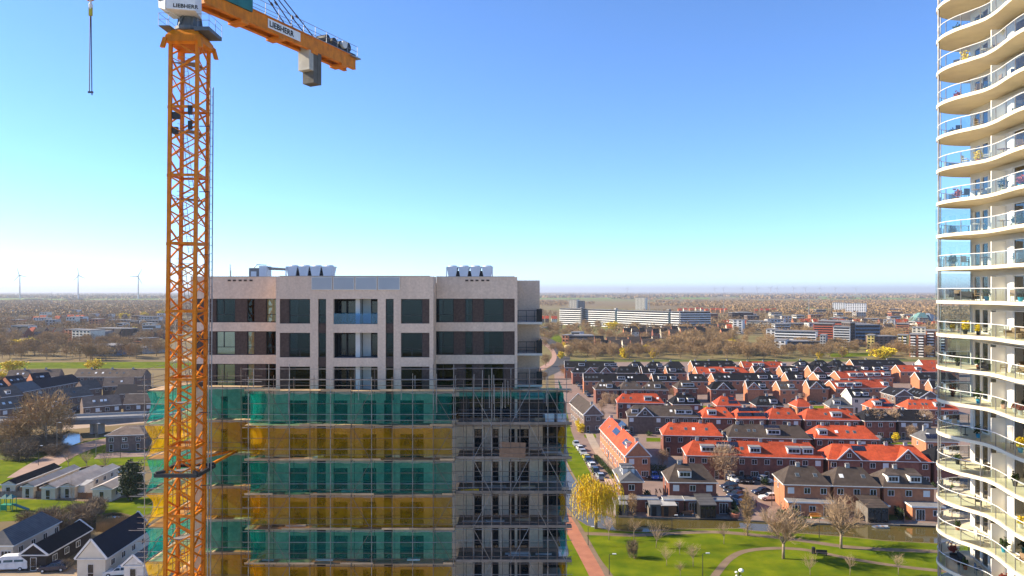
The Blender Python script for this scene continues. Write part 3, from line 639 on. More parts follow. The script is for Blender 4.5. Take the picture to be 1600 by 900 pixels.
# guide frame around the mast and tie to the block
gf = MB(); g = [c*1.55 for c in corners]
for i in range(4): gf.bar(g[i], g[(i+1)%4], .26, .28)
for i in range(4): gf.bar(g[i]*.99+Vector((0,0,.2)), corners[i]+Vector((0,0,.2)), .2, .2)
O('tie_frame', gf.mesh('tie_frame', m_dark), crane, (0,0,30.3))
O('wall_tie', MB().bar((1.6,1.6,30.5),(1.25,7.9,30.2),.2,.2).bar((-1.6,1.6,30.5),(1.0,7.9,30.2),.18,.18).mesh('wall_tie', m_orange), crane)
for z, w_ in ((58.9,.55),(57.7,.4)): O('switch_box', MB().box((-.6,-1.1,z),(-.6+w_,-.8,z+.55)).mesh('switch_box', m_dark), crane); O('switch_box', MB().box((.75,-1.3,z+.3),(1.05,-1.1,z+1.0)).mesh('switch_box', m_dark), crane)
# slewing ring, collar, cab
UJ = Vector((.43,.903,0)).normalized(); NJ = Vector((-UJ.y, UJ.x, 0)); off = Vector((.36,0,0))
def ring(sc_, z): return [Vector((c.x*sc_, c.y*sc_, z)) + off for c in corners]
def frust(mb, s0, z0, s1, z1, m=0):
    a, b = ring(s0, z0), ring(s1, z1)
    return mb.hexa([a[0],a[1],a[2],a[3],b[0],b[1],b[2],b[3]], m)
col = MB(); frust(col, 1.10, ZT-.42, 1.34, ZT-.25); frust(col, 1.34, ZT-.24, 1.26, ZT+.28); frust(col, 1.25, ZT+.29, .92, ZT+.80)
for c in corners: col.hexa([*[c*1.42+off+Vector((x_,y_,ZT-.80)) for x_,y_ in ((-.15,-.15),(.15,-.15),(.15,.15),(-.15,.15))], *[c*1.26+off+Vector((x_,y_,ZT+.05)) for x_,y_ in ((-.15,-.15),(.15,-.15),(.15,.15),(-.15,.15))]])
O('slewing_collar', col.mesh('slewing_collar', m_orange), crane)
st = MB(); st.lathe([(1.05,0),(1.15,.1),(1.15,.35),(.95,.4),(.8,1.0),(.85,1.5)], 16, (off.x,0,ZT+.81))
for a in range(6):
    t_ = a*math.pi/3; st.bar((off.x+1.0*math.cos(t_),1.0*math.sin(t_),ZT+1.0),(off.x+.75*math.cos(t_+.4),.75*math.sin(t_+.4),ZT+2.4),.16,.16)
O('slewing_ring', st.mesh('slewing_ring', m_cgrey), crane)
wk = MB(); wk.box((off.x-1.9,-1.4,ZT+.95),(off.x-1.0,1.4,ZT+1.01)); O('walkway', wk.mesh('walkway', m_cgrey), crane); wk = MB(); wk.box((off.x+.9,-1.3,ZT+.65),(off.x+2.1,1.3,ZT+.95))
O('walkway', wk.mesh('walkway', m_cgrey), crane)
wr = MB()
for z in (.5,1.0):
    wr.tube((off.x-1.9,-1.4,ZT+1.0+z),(off.x-1.9,1.4,ZT+1.0+z),.02,4); wr.tube((off.x-1.9,-1.4,ZT+1.0+z),(off.x-1,-1.4,ZT+1.0+z),.02,4)
    wr.tube((off.x+2.1,-1.3,ZT+.95+z),(off.x+2.1,1.3,ZT+.95+z),.02,4); wr.tube((off.x+1.1,-1.3,ZT+.95+z),(off.x+2.1,-1.3,ZT+.95+z),.02,4)
for (x, y) in ((-1.9,-1.4),(-1.9,0),(-1.9,1.4),(-1.1,-1.4),(2.1,-1.3),(2.1,0),(2.1,1.3),(1.2,-1.3)): wr.tube((off.x+x,y,ZT+.95),(off.x+x,y,ZT+2.0),.02,4)
O('railing', wr.mesh('railing', m_steel), crane)
# operator cab sits left, facing along the jib towards the viewer
cb = T_cab = O('cab', MB().hexa([(-1.25,-2.0,67.5),(-.55,-2.4,67.2),(-.1,-.3,67.2),(-1.1,.2,67.4),(-1.45,-2.1,70.6),(-.5,-2.5,70.6),(-.1,-.3,70.6),(-1.2,.2,70.6)]).mesh('cab', m_white), crane)
O('cab_window', MB().hexa([(-1.22,-2.10,68.0),(-.72,-2.38,68.0),(-.68,-2.30,68.0),(-1.18,-2.02,68.0),(-1.32,-2.22,70.2),(-.72,-2.50,70.2),(-.68,-2.42,70.2),(-1.28,-2.14,70.2)]).mesh('cab_window', m_glassb), cb)
sw = Vector((1.55,-.95,0)) 
O('machine_house', MB().obox((-.5,-2.35,67.3),(2.1,.49,0),(-.3,1.9,0),(0,0,3.6)).mesh('machine_house', m_white), crane)
O('cab_window', MB().obox((-.40,-2.36,68.25),(1.1,.258,0),(0,.03,0),(0,0,1.2)).mesh('cab_window', m_glass), crane)
def lettering(txt, par, mat, origin, ux, uz, size, name='lettering'):
    cu = bpy.data.curves.new('lettering', 'FONT'); cu.body = txt; cu.size = size; cu.extrude = .008; cu.offset = size*.028; cu.space_character = 1.05
    tmp = bpy.data.objects.new('tmp', cu); C.objects.link(tmp); bpy.context.view_layer.update()
    me = bpy.data.meshes.new_from_object(tmp.evaluated_get(bpy.context.evaluated_depsgraph_get())); bpy.data.objects.remove(tmp); bpy.data.curves.remove(cu)
    me.materials.clear(); me.materials.append(mat); o = O(name, me, par)
    ux = Vector(ux).normalized(); uz = Vector(uz).normalized(); uy = ux.cross(uz) * -1
    m = Matrix((ux, uz, ux.cross(uz))).transposed().to_4x4(); m.translation = Vector(origin); o.matrix_local = m; return o
m_black = M('black_lettering', (.012,.012,.014), (.012,.012,.014))
lettering('LIEBHERR', crane, m_black, (-.0,-2.245,67.45), (2.35,.55,0), (0,0,1), .42)
# counter jib
m_cwt = M('ballast_concrete', (.16,.15,.13), (.11,.105,.09), .9, .9, dirt=.3)
JZ = 69.0
cj = O('counter_jib', MB().obox(UJ*1.2+NJ*.75+Vector((0,0,JZ)), UJ*20.2, -NJ*.28, Vector((0,0,1.25))).obox(UJ*1.2-NJ*.47+Vector((0,0,JZ)), UJ*20.2, -NJ*.28, Vector((0,0,1.25))).mesh('counter_jib', m_orange), crane)
fl = MB()
for s in (.75,-.47):
    for z in (-.06,1.25): fl.obox(UJ*1.2+NJ*(s+.08)+Vector((0,0,JZ+z)), UJ*20.2, -NJ*.44, Vector((0,0,.06)))
for i in range(8): fl.bar(UJ*(2+i*2.6)+NJ*.5+Vector((0,0,JZ+.2)), UJ*(2+i*2.6+1.3)-NJ*.5+Vector((0,0,JZ+.2)), .12,.12)
for i in range(4): fl.obox(UJ*(5.2+i*4.6)-NJ*.80+Vector((0,0,JZ-.3)), UJ*.9, NJ*1.6, Vector((0,0,.25)))
O('flange', fl.mesh('flange', m_orange), cj)
O('walkway', MB().obox(UJ*3-NJ*.8+Vector((0,0,JZ+1.32)), UJ*18.4, NJ*1.6, Vector((0,0,.05))).mesh('walkway', m_steel), cj)
rl = MB()
for s in (-.85,.85):
    for z in (.55,1.1): rl.tube(UJ*3+NJ*s+Vector((0,0,JZ+1.3+z)), UJ*21.6+NJ*s+Vector((0,0,JZ+1.3+z)), .028, 4)
    for i in range(12): rl.tube(UJ*(3+i*1.69)+NJ*s+Vector((0,0,JZ+1.3)), UJ*(3+i*1.69)+NJ*s+Vector((0,0,JZ+2.4)), .028, 4)
O('railing', rl.mesh('railing', m_steel), cj)
O('name_board', MB().obox(UJ*8.4-NJ*.83+Vector((0,0,JZ+.25)), UJ*4.3, NJ*.04, Vector((0,0,.85))).mesh('name_board', m_white), cj)
lettering('LIEBHERR', cj, m_black, UJ*8.55-NJ*.85+Vector((0,0,JZ+.42)), UJ, (0,0,1), .72)
O('switch_cabinet', MB().obox(UJ*2.2-NJ*.95+Vector((0,0,JZ+.95)), UJ*4.2, NJ*1.5, Vector((0,0,2.0))).mesh('switch_cabinet', m_teal), crane)
wn = MB(); wn.obox(UJ*16.6-NJ*.7+Vector((0,0,JZ+1.37)), UJ*4.9, NJ*1.4, Vector((0,0,.2)))
for i in range(3): wn.tube(UJ*(17+i*1.1)-NJ*.6+Vector((0,0,JZ+1.95)), UJ*(17+i*1.1)+NJ*.6+Vector((0,0,JZ+1.95)), .42, 12)
wn.tube(UJ*20.2-NJ*.7+Vector((0,0,JZ+2.0)), UJ*20.2+NJ*.2+Vector((0,0,JZ+2.0)), .5, 14)
O('hoist_winch', wn.mesh('hoist_winch', m_dark), crane)
O('winch_motor', MB().tube(UJ*19.4-NJ*.9+Vector((0,0,JZ+2.0)), UJ*19.4+NJ*.0+Vector((0,0,JZ+2.0)), .4, 14).mesh('winch_motor', m_off), crane)
O('end_platform', MB().obox(UJ*20.4-NJ*1.1+Vector((0,0,JZ+1.1)), UJ*1.5, NJ*2.2, Vector((0,0,.1))).mesh('end_platform', m_steel), crane)
for i, (a, z0, z1) in enumerate(((15.3,65.85,69.3),(14.7,66.4,69.3),(15.9,65.85,69.3))):
    if i == 1: continue
    O('counterweight', MB().obox(UJ*(a-.55)-NJ*.7+Vector((0,0,z0)), UJ*.56, NJ*1.4, Vector((0,0,z1-z0))).mesh('counterweight', m_cwt), crane)
O('counterweight', MB().obox(UJ*14.1-NJ*.7+Vector((0,0,67.0)), UJ*.62, NJ*1.4, Vector((0,0,2.3))).mesh('counterweight', M('pale_block', (.50,.48,.42))), crane)
# apex, pendants, main jib
AP = UJ*2.0 + Vector((0,0,77.8)); ap = MB()
for s in (-.6,.6):
    ap.bar(UJ*1.4+NJ*s+Vector((0,0,70.2)), AP+NJ*s*.3, .22,.22); ap.bar(UJ*-1.4+NJ*s+Vector((0,0,70.2)), AP+NJ*s*.3, .22,.22)
for q in range(4): ap.bar(UJ*(1.4+.15*q)+NJ*.5*(1-q*.18)+Vector((0,0,71.5+q*1.7)), UJ*(1.4+.15*q)-NJ*.5*(1-q*.18)+Vector((0,0,71.5+q*1.7)), .12,.12)
O('apex_frame', ap.mesh('apex_frame', m_orange), crane)
for s in (-.35,.35):
    for t_ in (12.6,15.6):
        p = UJ*t_+NJ*s+Vector((0,0,JZ+1.3)); mbp = MB().tube(AP+NJ*s*.5, p, .055, 6)
        d = (AP-p).normalized()
        for q in (0.05, 3.0, 6.0): mbp.tube(p+d*q, p+d*(q+.35), .11, 6)
        O('pendant_bar', mbp.mesh('pendant_bar', m_cable), crane)
mj = MB(); JL = -42
for (s, z) in ((-.7,70.0),(.7,70.0),(0,72.0)): mj.bar(UJ*-1+NJ*s+Vector((0,0,z)), UJ*JL+NJ*s+Vector((0,0,z)), .16,.16)
for i in range(27):
    t0, t1 = -1-i*1.5, -1-(i+.5)*1.5
    for s in (-.7,.7): mj.bar(UJ*t0+NJ*s+Vector((0,0,70)), UJ*t1+Vector((0,0,72)), .08,.08); mj.bar(UJ*t1+Vector((0,0,72)), UJ*(t0-1.5)+NJ*s+Vector((0,0,70)), .08,.08)
    mj.bar(UJ*t0+NJ*.7+Vector((0,0,70)), UJ*(t0-1.5)-NJ*.7+Vector((0,0,70)), .07,.07)
O('main_jib', mj.mesh('main_jib', m_orange), crane)
O('pendant_bar', MB().tube(AP, UJ*-30+Vector((0,0,72.1)), .055, 6).mesh('pendant_bar', m_cable), crane)
hk = UJ*-8.2; HZ = 66.0
O('trolley', MB().obox(hk-UJ*.7-NJ*.8+Vector((0,0,69.5)), UJ*1.4, NJ*1.6, Vector((0,0,.35))).mesh('trolley', m_cgrey), crane)
for s in (-.2,.2): O('hoist_rope', MB().tube(hk+NJ*s+Vector((0,0,HZ+.5)), hk+NJ*s+Vector((0,0,69.5)), .02, 4).mesh('hoist_rope', m_cable), crane)
O('hook_block', MB().obox(hk-UJ*.12-NJ*.25+Vector((0,0,HZ-.1)), UJ*.24, NJ*.5, Vector((0,0,.7))).mesh('hook_block', M('hook_red', (.45,.16,.08))), crane)
O('hook', MB().lathe([(.05,-.75),(.13,-.62),(.15,-.4),(.07,-.25),(.10,-.1)], 8, tuple(hk+Vector((0,0,HZ)))).mesh('hook', m_off), crane)
slg = T('lifting_sling', 'long thin chain sling dangling from the crane hook', 'sling', CR + hk + Vector((0,0,HZ-.7)))
for s in (-.09,.09): O('chain', MB().tube((s*.3,0,0),(s,0,-5.95),.035,5).mesh('chain', m_cable), slg)
O('sling_hook', MB().box((-.18,-.05,-6.05),(.18,.05,-5.93)).tube((.1,0,-5.95),(.1,0,-6.2),.04,5).mesh('sling_hook', m_cable), slg)
O('sling_link', MB().box((-.12,-.06,-.5),(.12,.06,.1)).mesh('sling_link', M('sling_yellow', (.5,.42,.05))), slg)

# ------------------------------------------------------------------ curved residential tower
def catmull(pts, n):
    q = []
    for i in range(len(pts)-1):
        a, p, r, b = (Vector((*pts[max(0,min(len(pts)-1,j))],0)) for j in (i-1,i,i+1,i+2))
        for k in range(n):
            t = k/n; q.append(.5*((2*p)+(r-a)*t+(2*a-5*p+4*r-b)*t*t+(-a+3*p-3*r+b)*t**3))
    q.append(Vector((*pts[-1],0))); return q
edge = catmull([(44.8,68.9),(42.6,69.1),(40.6,68.6),(39.1,67.4),(38.42,65.6),(38.5,63.8),(39.05,62.3),(39.45,61.0),(39.35,59.4),(38.95,57.6),(38.6,55.6),(38.7,53.6),(39.2,52),(39.6,50.5),(39.4,48.8),(38.9,47)], 5)
TW = T('residential_tower', 'tall cream apartment tower with wavy glass-fronted balconies on every floor', 'building', (46, 58, 0))
TO = Vector((-46,-58,0))
wall_pts = [(42.3,67.5),(41.55,62.2),(41.3,60.5),(40.9,55),(40.9,46.5)]
def at_wall(d):      # point on the wall line at depth d
    for (x0,y0),(x1,y1) in zip(wall_pts, wall_pts[1:]):
        if y1 <= d <= y0: return Vector((x0+(x1-x0)*(y0-d)/(y0-y1), d, 0))
slab_poly = [(p.x,p.y) for p in edge] + [(42.5,46.8),(44.8,46.8)]
mb = MB().prism(slab_poly, -.02, .26, 0, None, 1)
slab_me = mb.mesh('balcony', [m_tslab, M('slab_edge', (.84,.76,.58), (.78,.70,.52), .3, .7)])
inset = []
for i, p in enumerate(edge):
    d = (edge[min(i+1,len(edge)-1)]-edge[max(i-1,0)]).normalized(); inset.append(p + Vector((-d.y, d.x, 0))*.10)
rail_me = MB()
for i in range(len(inset)-1): rail_me.tube(inset[i]+Vector((0,0,1.32)), inset[i+1]+Vector((0,0,1.32)), .035, 6, caps=False)
rail_me = rail_me.mesh('hand_rail', m_white, True)
posts, panes = [], []; acc = 0; idx = [0]
for i in range(1, len(inset)):
    acc += (inset[i]-inset[i-1]).length
    if acc > 1.55: idx.append(i); acc = 0
post_me = MB().box((-.025,-.025,.26),(.025,.025,1.32)).mesh('post', m_steel)
pane_me = []
for a, b in zip(idx, idx[1:]):
    mb = MB()
    for i in range(a, b): mb.face([inset[i]+Vector((0,0,.34)), inset[i+1]+Vector((0,0,.34)), inset[i+1]+Vector((0,0,1.28)), inset[i]+Vector((0,0,1.28))])
    pane_me.append(mb.mesh('glass_panel', m_bal))
# one storey of wall: end pier, glazing, screen
def wall_seg(mb, d0, d1, z0, z1, th=.3, m=0, out=0.0):
    a, b = at_wall(d0), at_wall(d1); u = (b-a).normalized(); n = Vector((u.y,-u.x,0)); n = n if n.x < 0 else -n
    a = a + n*out; b = b + n*out
    return mb.hexa([a+Vector((0,0,z0)), b+Vector((0,0,z0)), b-n*th+Vector((0,0,z0)), a-n*th+Vector((0,0,z0)), a+Vector((0,0,z1)), b+Vector((0,0,z1)), b-n*th+Vector((0,0,z1)), a-n*th+Vector((0,0,z1))], m)
FT = 2.96
wm = MB(); wall_seg(wm, 67.5, 46.6, 2.45, FT-.02); 
for d0, d1 in ((67.5,66.95),(65.75,65.55),(64.35,64.15),(62.95,60.35),(58.6,58.35),(56.5,55.6),(53.4,53.1),(51,50.4),(48,46.6)): wall_seg(wm, d0, d1, .26, 2.449)
wall_me = wm.mesh('wall', m_twall)
win_seg = [(66.95,65.75),(65.55,64.35),(64.15,62.95),(60.35,58.6),(58.35,56.5),(55.6,53.4),(53.1,51),(50.4,48)]
frame_me, glz_me, cur_me = [], [], []
for d0, d1 in win_seg:
    f = MB(); e = .12
    wall_seg(f, d0, d0-e, .27, 2.44, .12, 0, -.06); wall_seg(f, d1+e, d1, .27, 2.44, .12, 0, -.06); wall_seg(f, d0-e, d1+e, .27, .36, .12, 0, -.06); wall_seg(f, d0-e, d1+e, 2.36, 2.44, .12, 0, -.06)
    frame_me.append(f.mesh('window', m_white)); glz_me.append(wall_seg(MB(), d0-e, d1+e, .36, 2.36, .03, 0, -.12).mesh('pane', clear_glass('tower_pane', (.45,.55,.55), .08) if not glz_me else bpy.data.materials['tower_pane']))
    cur_me.append(wall_seg(MB(), d0-e, d0-e-(d0-d1)*.33, .4, 2.34, .05, 0, -.30).mesh('curtain', M('curtain_%d' % len(cur_me), random.choice(((.55,.62,.56),(.7,.66,.58),(.45,.55,.5))))))
a = at_wall(61.6); scr_me = MB().box((a.x-1.25,61.35,.27),(a.x-.01,61.45,2.3)).mesh('partition_screen', m_twall)
floors = [67.6 - FT*k for k in range(-2, 23) if 67.6 - FT*k > -.5]
rf = random.Random(3)
for k, z in enumerate(floors):
    b = O('balcony', slab_me, TW, TO + Vector((0,0,z)))
    O('hand_rail', rail_me, b)
    for i in idx: O('post', post_me, b, inset[i])
    for p in pane_me: O('glass_panel', p, b)
    O('partition_screen', scr_me, b)
    wl = O('storey_wall', wall_me, TW, TO + Vector((0,0,z)))
    for i in range(len(win_seg)):
        wo = O('window', frame_me[i], wl); O('pane', glz_me[i], wl)
        if rf.random() < .55: O('curtain', cur_me[i], wl)
core = MB().prism([(43.3,67.3),(42.6,62.2),(42.3,60.3),(41.9,55),(41.9,46.4),(62,46.4),(62,67.3)], -.1, floors[0]+3).mesh('core', m_room)
O('core', core, TW, TO)
O('end_wall', MB().box((42.35,67.32,0),(62,67.6,floors[0]+3)).mesh('end_wall', m_twall), TW, TO)
ew = MB()
for z in floors: ew.box((43.2,67.55,z+.5),(46.5,67.7,z+2.4))
ewo = O('end_window', ew.mesh('end_window', m_glass), TW, TO); ewo['kind'] = 'stuff'
for x, y, r_ in ((38.72,66.4,.085),(39.9,68.1,.05)): O('pole', MB().tube((x,y,0),(x,y,floors[0]+3), r_, 8).mesh('pole', m_steel), TW, TO)
for k in range(8, 14):
    z = floors[k]; O('wind_screen', MB().box((39.0,67.35,z+.27),(42.3,67.38,z+2.7)).mesh('wind_screen', m_scr), TW, TO)

# things standing on the balconies
def leafball(seed, n, rx, rz, s, zc=0.0, squash=1.0):
    rn = np.random.RandomState(seed); P = rn.normal(size=(n,3)); P /= np.linalg.norm(P,axis=1)[:,None]; P *= (rn.rand(n,1)**.45)
    lump = 1 + .22*np.sin(P[:,0:1]*5+seed)*np.cos(P[:,1:2]*4) + .15*np.sin(P[:,2:3]*7+seed*2)
    P = P*lump*np.array([rx,rx*squash,rz]) + np.array([0,0,zc])
    return cards(P, s, rn)
def cards(P, s, rn, stretch=1.0):
    n = len(P); a = rn.normal(size=(n,3)); a /= np.linalg.norm(a,axis=1)[:,None]; b = rn.normal(size=(n,3)); b = np.cross(a,b); b /= np.linalg.norm(b,axis=1)[:,None]
    sc_ = s*(.6+.8*rn.rand(n,1)); a = a*sc_*stretch; b = b*sc_
    V = np.concatenate([P-a-b*.6, P+a-b*.6, P+a*.7+b, P-a*.7+b], axis=1).reshape(-1,3)
    return V, np.arange(4*n).reshape(-1,4)
chair_me = MB()
chair_me.box((-.25,-.25,.42),(.25,.25,.48)); chair_me.box((-.25,.2,.48),(.25,.26,.95))
for x in (-.22,.22):
    for y in (-.22,.22): chair_me.tube((x,y,0),(x,y,.42),.02,4)
    chair_me.box((x-.03,-.22,.62),(x+.03,.22,.66)); chair_me.tube((x,-.2,.45),(x,-.2,.62),.02,4)
tab_me = MB(); tab_me.lathe([(.45,.70),(.46,.74)], 14); tab_me.tube((0,0,0),(0,0,.7),.03); tab_me.lathe([(.25,0),(.22,.04)], 10)
pot_me = MB(); pot_me.lathe([(.14,0),(.2,.34),(.22,.36),(.17,.36)], 10)
sof_me = MB(); sof_me.box((-.7,-.35,.12),(.7,.35,.42)); sof_me.box((-.7,.22,.42),(.7,.38,.8)); sof_me.box((-.8,-.35,.1),(-.66,.35,.62)); sof_me.box((.66,-.35,.1),(.8,.35,.62))
cmat = [M('chair_dark',(.05,.05,.055)), M('chair_pale',(.6,.58,.52)), M('chair_blue',(.10,.16,.22)), M('wicker',(.32,.22,.13))]
chair_ms = [chair_me.mesh('frame', m) for m in cmat]; tab_ms = [tab_me.mesh('table_top', m) for m in cmat]; sof_ms = [sof_me.mesh('cushion', m) for m in cmat]
pmat = [M('terracotta',(.45,.17,.08)), M('white_pot',(.7,.7,.68)), M('blue_pot',(.03,.38,.62)), M('black_pot',(.04,.04,.04))]
pot_ms = [pot_me.mesh('pot', m) for m in pmat]
pl_ms = [npmesh('leaves', *leafball(20+i, 160, .3, .38, .06, .62), mm) for i, mm in enumerate((m_leaf, m_yel, m_leaf, M('red_leaf',(.4,.08,.05))))]
spots = [(40.6,67.4),(40.2,66.0),(39.9,64.4),(40.3,63.2),(40.5,62.4),(40.6,60.4),(40.3,58.6),(39.9,57.4)]
pos_w = ['beside the corner pole','near curved end','by end windows','before narrow windows','beside the screen','past the screen','by wide window','near picture edge']
colw = {0:('black','pale','blue','wicker'), 1:('terracotta','white','blue','black')}
vis = [k for k in range(len(floors)) if -5 < 455 - (floors[k]-45)*F/66 < 900]
for k in vis:
    z = floors[k] + .262; fl_ = ORD[k - vis[0]]
    sp = list(range(len(spots))); rf.shuffle(sp); n = rf.choice((5,6,7)) if k > vis[0]+4 else rf.choice((3,4,5))
    for s in sorted(sp[:n]):
        x, y = spots[s]; q = rf.random(); c = rf.randrange(4); tail = f'on {fl_} balcony from top, {pos_w[s]}'
        if q < .4:
            t = T('balcony_chair', f'{colw[0][c]} garden chair {tail}', 'chair', (x,y,z), rf.uniform(0,6.3), 'furniture on the tower balconies'); O('frame', chair_ms[c], t)
        elif q < .5:
            t = T('balcony_table', f'round {colw[0][c]} garden table {tail}', 'table', (x,y,z), 0, 'furniture on the tower balconies'); O('table_top', tab_ms[c], t)
        elif q < .6 and s > 0:
            t = T('balcony_sofa', f'small {colw[0][c]} garden sofa {tail}', 'sofa', (x,y,z), rf.uniform(-.4,.4)-1.4, 'furniture on the tower balconies'); O('cushion', sof_ms[c], t)
        else:
            t = T('potted_plant', f'leafy plant in a {colw[1][c]} pot {tail}', 'plant', (x,y,z), rf.uniform(0,6), 'plants on the tower balconies'); O('pot', pot_ms[c], t); O('leaves', pl_ms[rf.randrange(4)], t, scale=rf.uniform(.7,1.3))

# ------------------------------------------------------------------ terraced houses
ROOF = {'r':(m_red,'red-tiled'), 'd':(m_slate,'dark-slate'), 'b':(m_brown,'brown-tiled'), 'g':(m_grey,'grey-tiled'), 'n':(m_navy,'navy-roofed'), 'p':(m_pale,'pale-roofed'), 'w':(m_wbrown,'brown-tiled')}
m_fascia = m_white
chim_me = MB().box((-.38,-.3,-.9),(.38,.3,.55)).box((-.46,-.38,.55),(.46,.38,.64),1).tube((-.18,0,.64),(-.18,0,.85),.09,6,1).tube((.18,0,.64),(.18,0,.85),.09,6,1).mesh('chimney', [m_conc, m_dconc])
sky_me = MB().box((-.4,-.02,0),(.4,1.0,.06)).box((-.32,.06,.06),(.32,.92,.075),1).mesh('skylight', [m_dconc, m_glassb])
sky2_me = MB().box((-.4,-.02,0),(.4,1.0,.06)).box((-.32,.06,.06),(.32,.92,.075),1).mesh('skylight', [m_white, m_blind])
sol_me = MB().box((-.48,0,.05),(.48,1.6,.09)).mesh('solar_panel', m_solar)
_dc = {}
def dormer_me(w_, slope, rm):
    key = (w_, round(slope,2), rm.name)
    if key not in _dc:
        h = 1.35; dp = h/slope + .35
        b = MB().box((-w_/2,0,-.3),(w_/2,dp,h)).box((-w_/2-.12,-.15,h),(w_/2+.12,dp+.1,h+.12),1).mesh('dormer', [m_white, rm if rm is not m_red else m_dconc])
        _dc[key] = b
    return _dc[key]
def house(pl, pr, rc='d', ends='hh', wall=None, dor=(), skl=(), chim=(), xg=(), sol=(), d=9.0, e=5.6, rise=None, ext=None, axis='x', wins=True, name='terraced_house', label='', cat='house', group=None, trim=True, gtrim=True, deep_win=True):
    """pl, pr: front eave ends (photo column, row) that fix the position on the ground; everything after that is in metres."""
    A, B = G(pl[0], pl[1], e), G(pr[0], pr[1], e); u = B-A; L = u.length; rz = math.atan2(u.y, u.x)
    wall = wall or m_brick; rm = ROOF[rc][0]; o_ = .3; far = A.y > 262
    t = T(name, label, cat, (A.x, A.y, 0), rz, group)
    if axis == 'x': half, S, U = d/2, L, d
    else: half, S, U = L/2, d, L
    rise = rise or half*.64
    r = e + rise
    def X(s, c, z): return (s, c, z) if axis == 'x' else (c, s, z)   # s along the ridge, c across
    h0 = half*.52 if ends[0] == 'h' else 0; h1 = half*.52 if ends[1] == 'h' else 0
    if h0 + h1 > S*.96: q = S*.96/(h0+h1); h0 *= q; h1 *= q
    rb = MB(); a0, a1, b0, b1 = X(0,0,e), X(S,0,e), X(0,2*half,e), X(S,2*half,e); r0, r1 = X(h0,half,r), X(S-h1,half,r)
    flip = axis == 'y'
    def fc(p): rb.face(p[::-1] if flip else p)
    fc([a0,a1,r1,r0]); fc([b1,b0,r0,r1]); (fc([b0,a0,r0]) if h0 else None); (fc([a1,b1,r1]) if h1 else None); fc([a0,b0,b1,a1])
    ro = O('roof', rb.mesh('roof', rm), t)
    wb = MB()
    x0_, x1_, y1_, y0_ = o_, L-o_, d-o_, o_
    if axis == 'x': x0_ = .08 if ends[0]=='g' else o_; x1_ = L-.08 if ends[1]=='g' else L-o_
    else: y0_ = .08 if ends[0]=='g' else o_; y1_ = d-.08 if ends[1]=='g' else d-o_
    wb.box((x0_,y0_,0),(x1_,y1_,e-.02)); yf = y0_ - .03
    for i, en in enumerate(ends):
        if en == 'g':
            s0, s1 = (.08, o_+.3) if i == 0 else (S-o_-.3, S-.08)
            P = [X(s0,.25,e-.02), X(s0,half,r-.22), X(s0,2*half-.25,e-.02), X(s1,.25,e-.02), X(s1,half,r-.22), X(s1,2*half-.25,e-.02)]
            wb.face([P[0],P[2],P[1]]); wb.face([P[3],P[4],P[5]]); wb.face([P[0],P[1],P[4],P[3]]); wb.face([P[1],P[2],P[5],P[4]])
    O('wall', wb.mesh('wall', wall), t)
    if trim:
        g = MB().box((-.06,-.08,e-.16),(L+.06,.06,e+.02)); g.box((-.08,.06,e-.16),(.06,d,e+.02)) if ends[0]=='h' or axis=='y' else None
        if axis == 'y': g.box((L-.06,.06,e-.16),(L+.08,d,e+.02))
        O('gutter', g.mesh('gutter', m_off), t)
        for i, en in enumerate(ends):
            if en == 'g' and gtrim:
                s_ = -.05 if i == 0 else S+.05
                for sg in (1,-1):
                    O('bargeboard', MB().bar(X(s_, half - sg*(half+.05), e), X(s_, half, r+.06), .14, .28).mesh('bargeboard', m_white), ro)
    sl_ = rise/half; ang = math.atan(sl_)
    def on_roof(f, y): return (f*L, y, e + y*sl_) if axis == 'x' else (y, f*d, e + y*sl_)
    rzq = 0 if axis == 'x' else -math.pi/2
    for f in chim: O('chimney', chim_me, ro, X(f*S, half, r))
    for f in dor:
        f, w_ = f if isinstance(f, tuple) else (f, 2.2)
        p = on_roof(f, 1.1); dm = O('dormer', dormer_me(w_, sl_, rm), ro, p, rzq)
        O('window', winmesh(w_-.4, .95, 'three' if w_ > 1.8 else 'two', m_white, m_glass), dm, (-(w_-.4)/2, -.03, .22))
    for f in skl:
        p = on_roof(abs(f), half*.42); O('skylight', sky_me if f > 0 else sky2_me, ro, p, rot=(ang,0,0) if axis=='x' else (0,0,0)) if axis == 'x' else O('skylight', sky_me, ro, p, rot=Matrix.Rotation(-math.pi/2,3,'Z').to_4x4().to_euler() if 0 else (Matrix.Rotation(-math.pi/2,3,'Z')@Matrix.Rotation(ang,3,'X')).to_euler())
    for (f0, n, y0) in sol:
        for i in range(n):
            if axis == 'x': O('solar_panel', sol_me, ro, on_roof(f0 + i*1.02/L, y0), rot=(ang,0,0))
            else: O('solar_panel', sol_me, ro, on_roof(f0 + i*1.02/d, y0), rot=(Matrix.Rotation(-math.pi/2,3,'Z')@Matrix.Rotation(ang,3,'X')).to_euler())
    for f in xg:      # cross gable on the front
        gw = 5.4; x = f*L; gh = min(gw/2*1.0, rise-.12); yb = gh/sl_
        wbm = MB().face([(x-gw/2+.25,o_-.12,e-.02),(x+gw/2-.25,o_-.12,e-.02),(x,o_-.12,e+gh-.3)]).face([(x-gw/2+.25,o_-.12,0),(x+gw/2-.25,o_-.12,0),(x+gw/2-.25,o_-.12,e-.02),(x-gw/2+.25,o_-.12,e-.02)])
        cg = O('cross_gable', wbm.mesh('cross_gable', wall), t)
        rbm = MB().face([(x-gw/2,-.1,e),(x,-.1,e+gh),(x,yb,e+gh)]).face([(x+gw/2,-.1,e),(x,yb,e+gh),(x,-.1,e+gh)])
        O('gable_roof', rbm.mesh('gable_roof', rm), cg)
        for sg in (-1,1): O('bargeboard', MB().bar((x+sg*(gw/2+.1),-.16,e-.05),(x,-.16,e+gh+.06),.12,.26).mesh('bargeboard', m_white), cg)
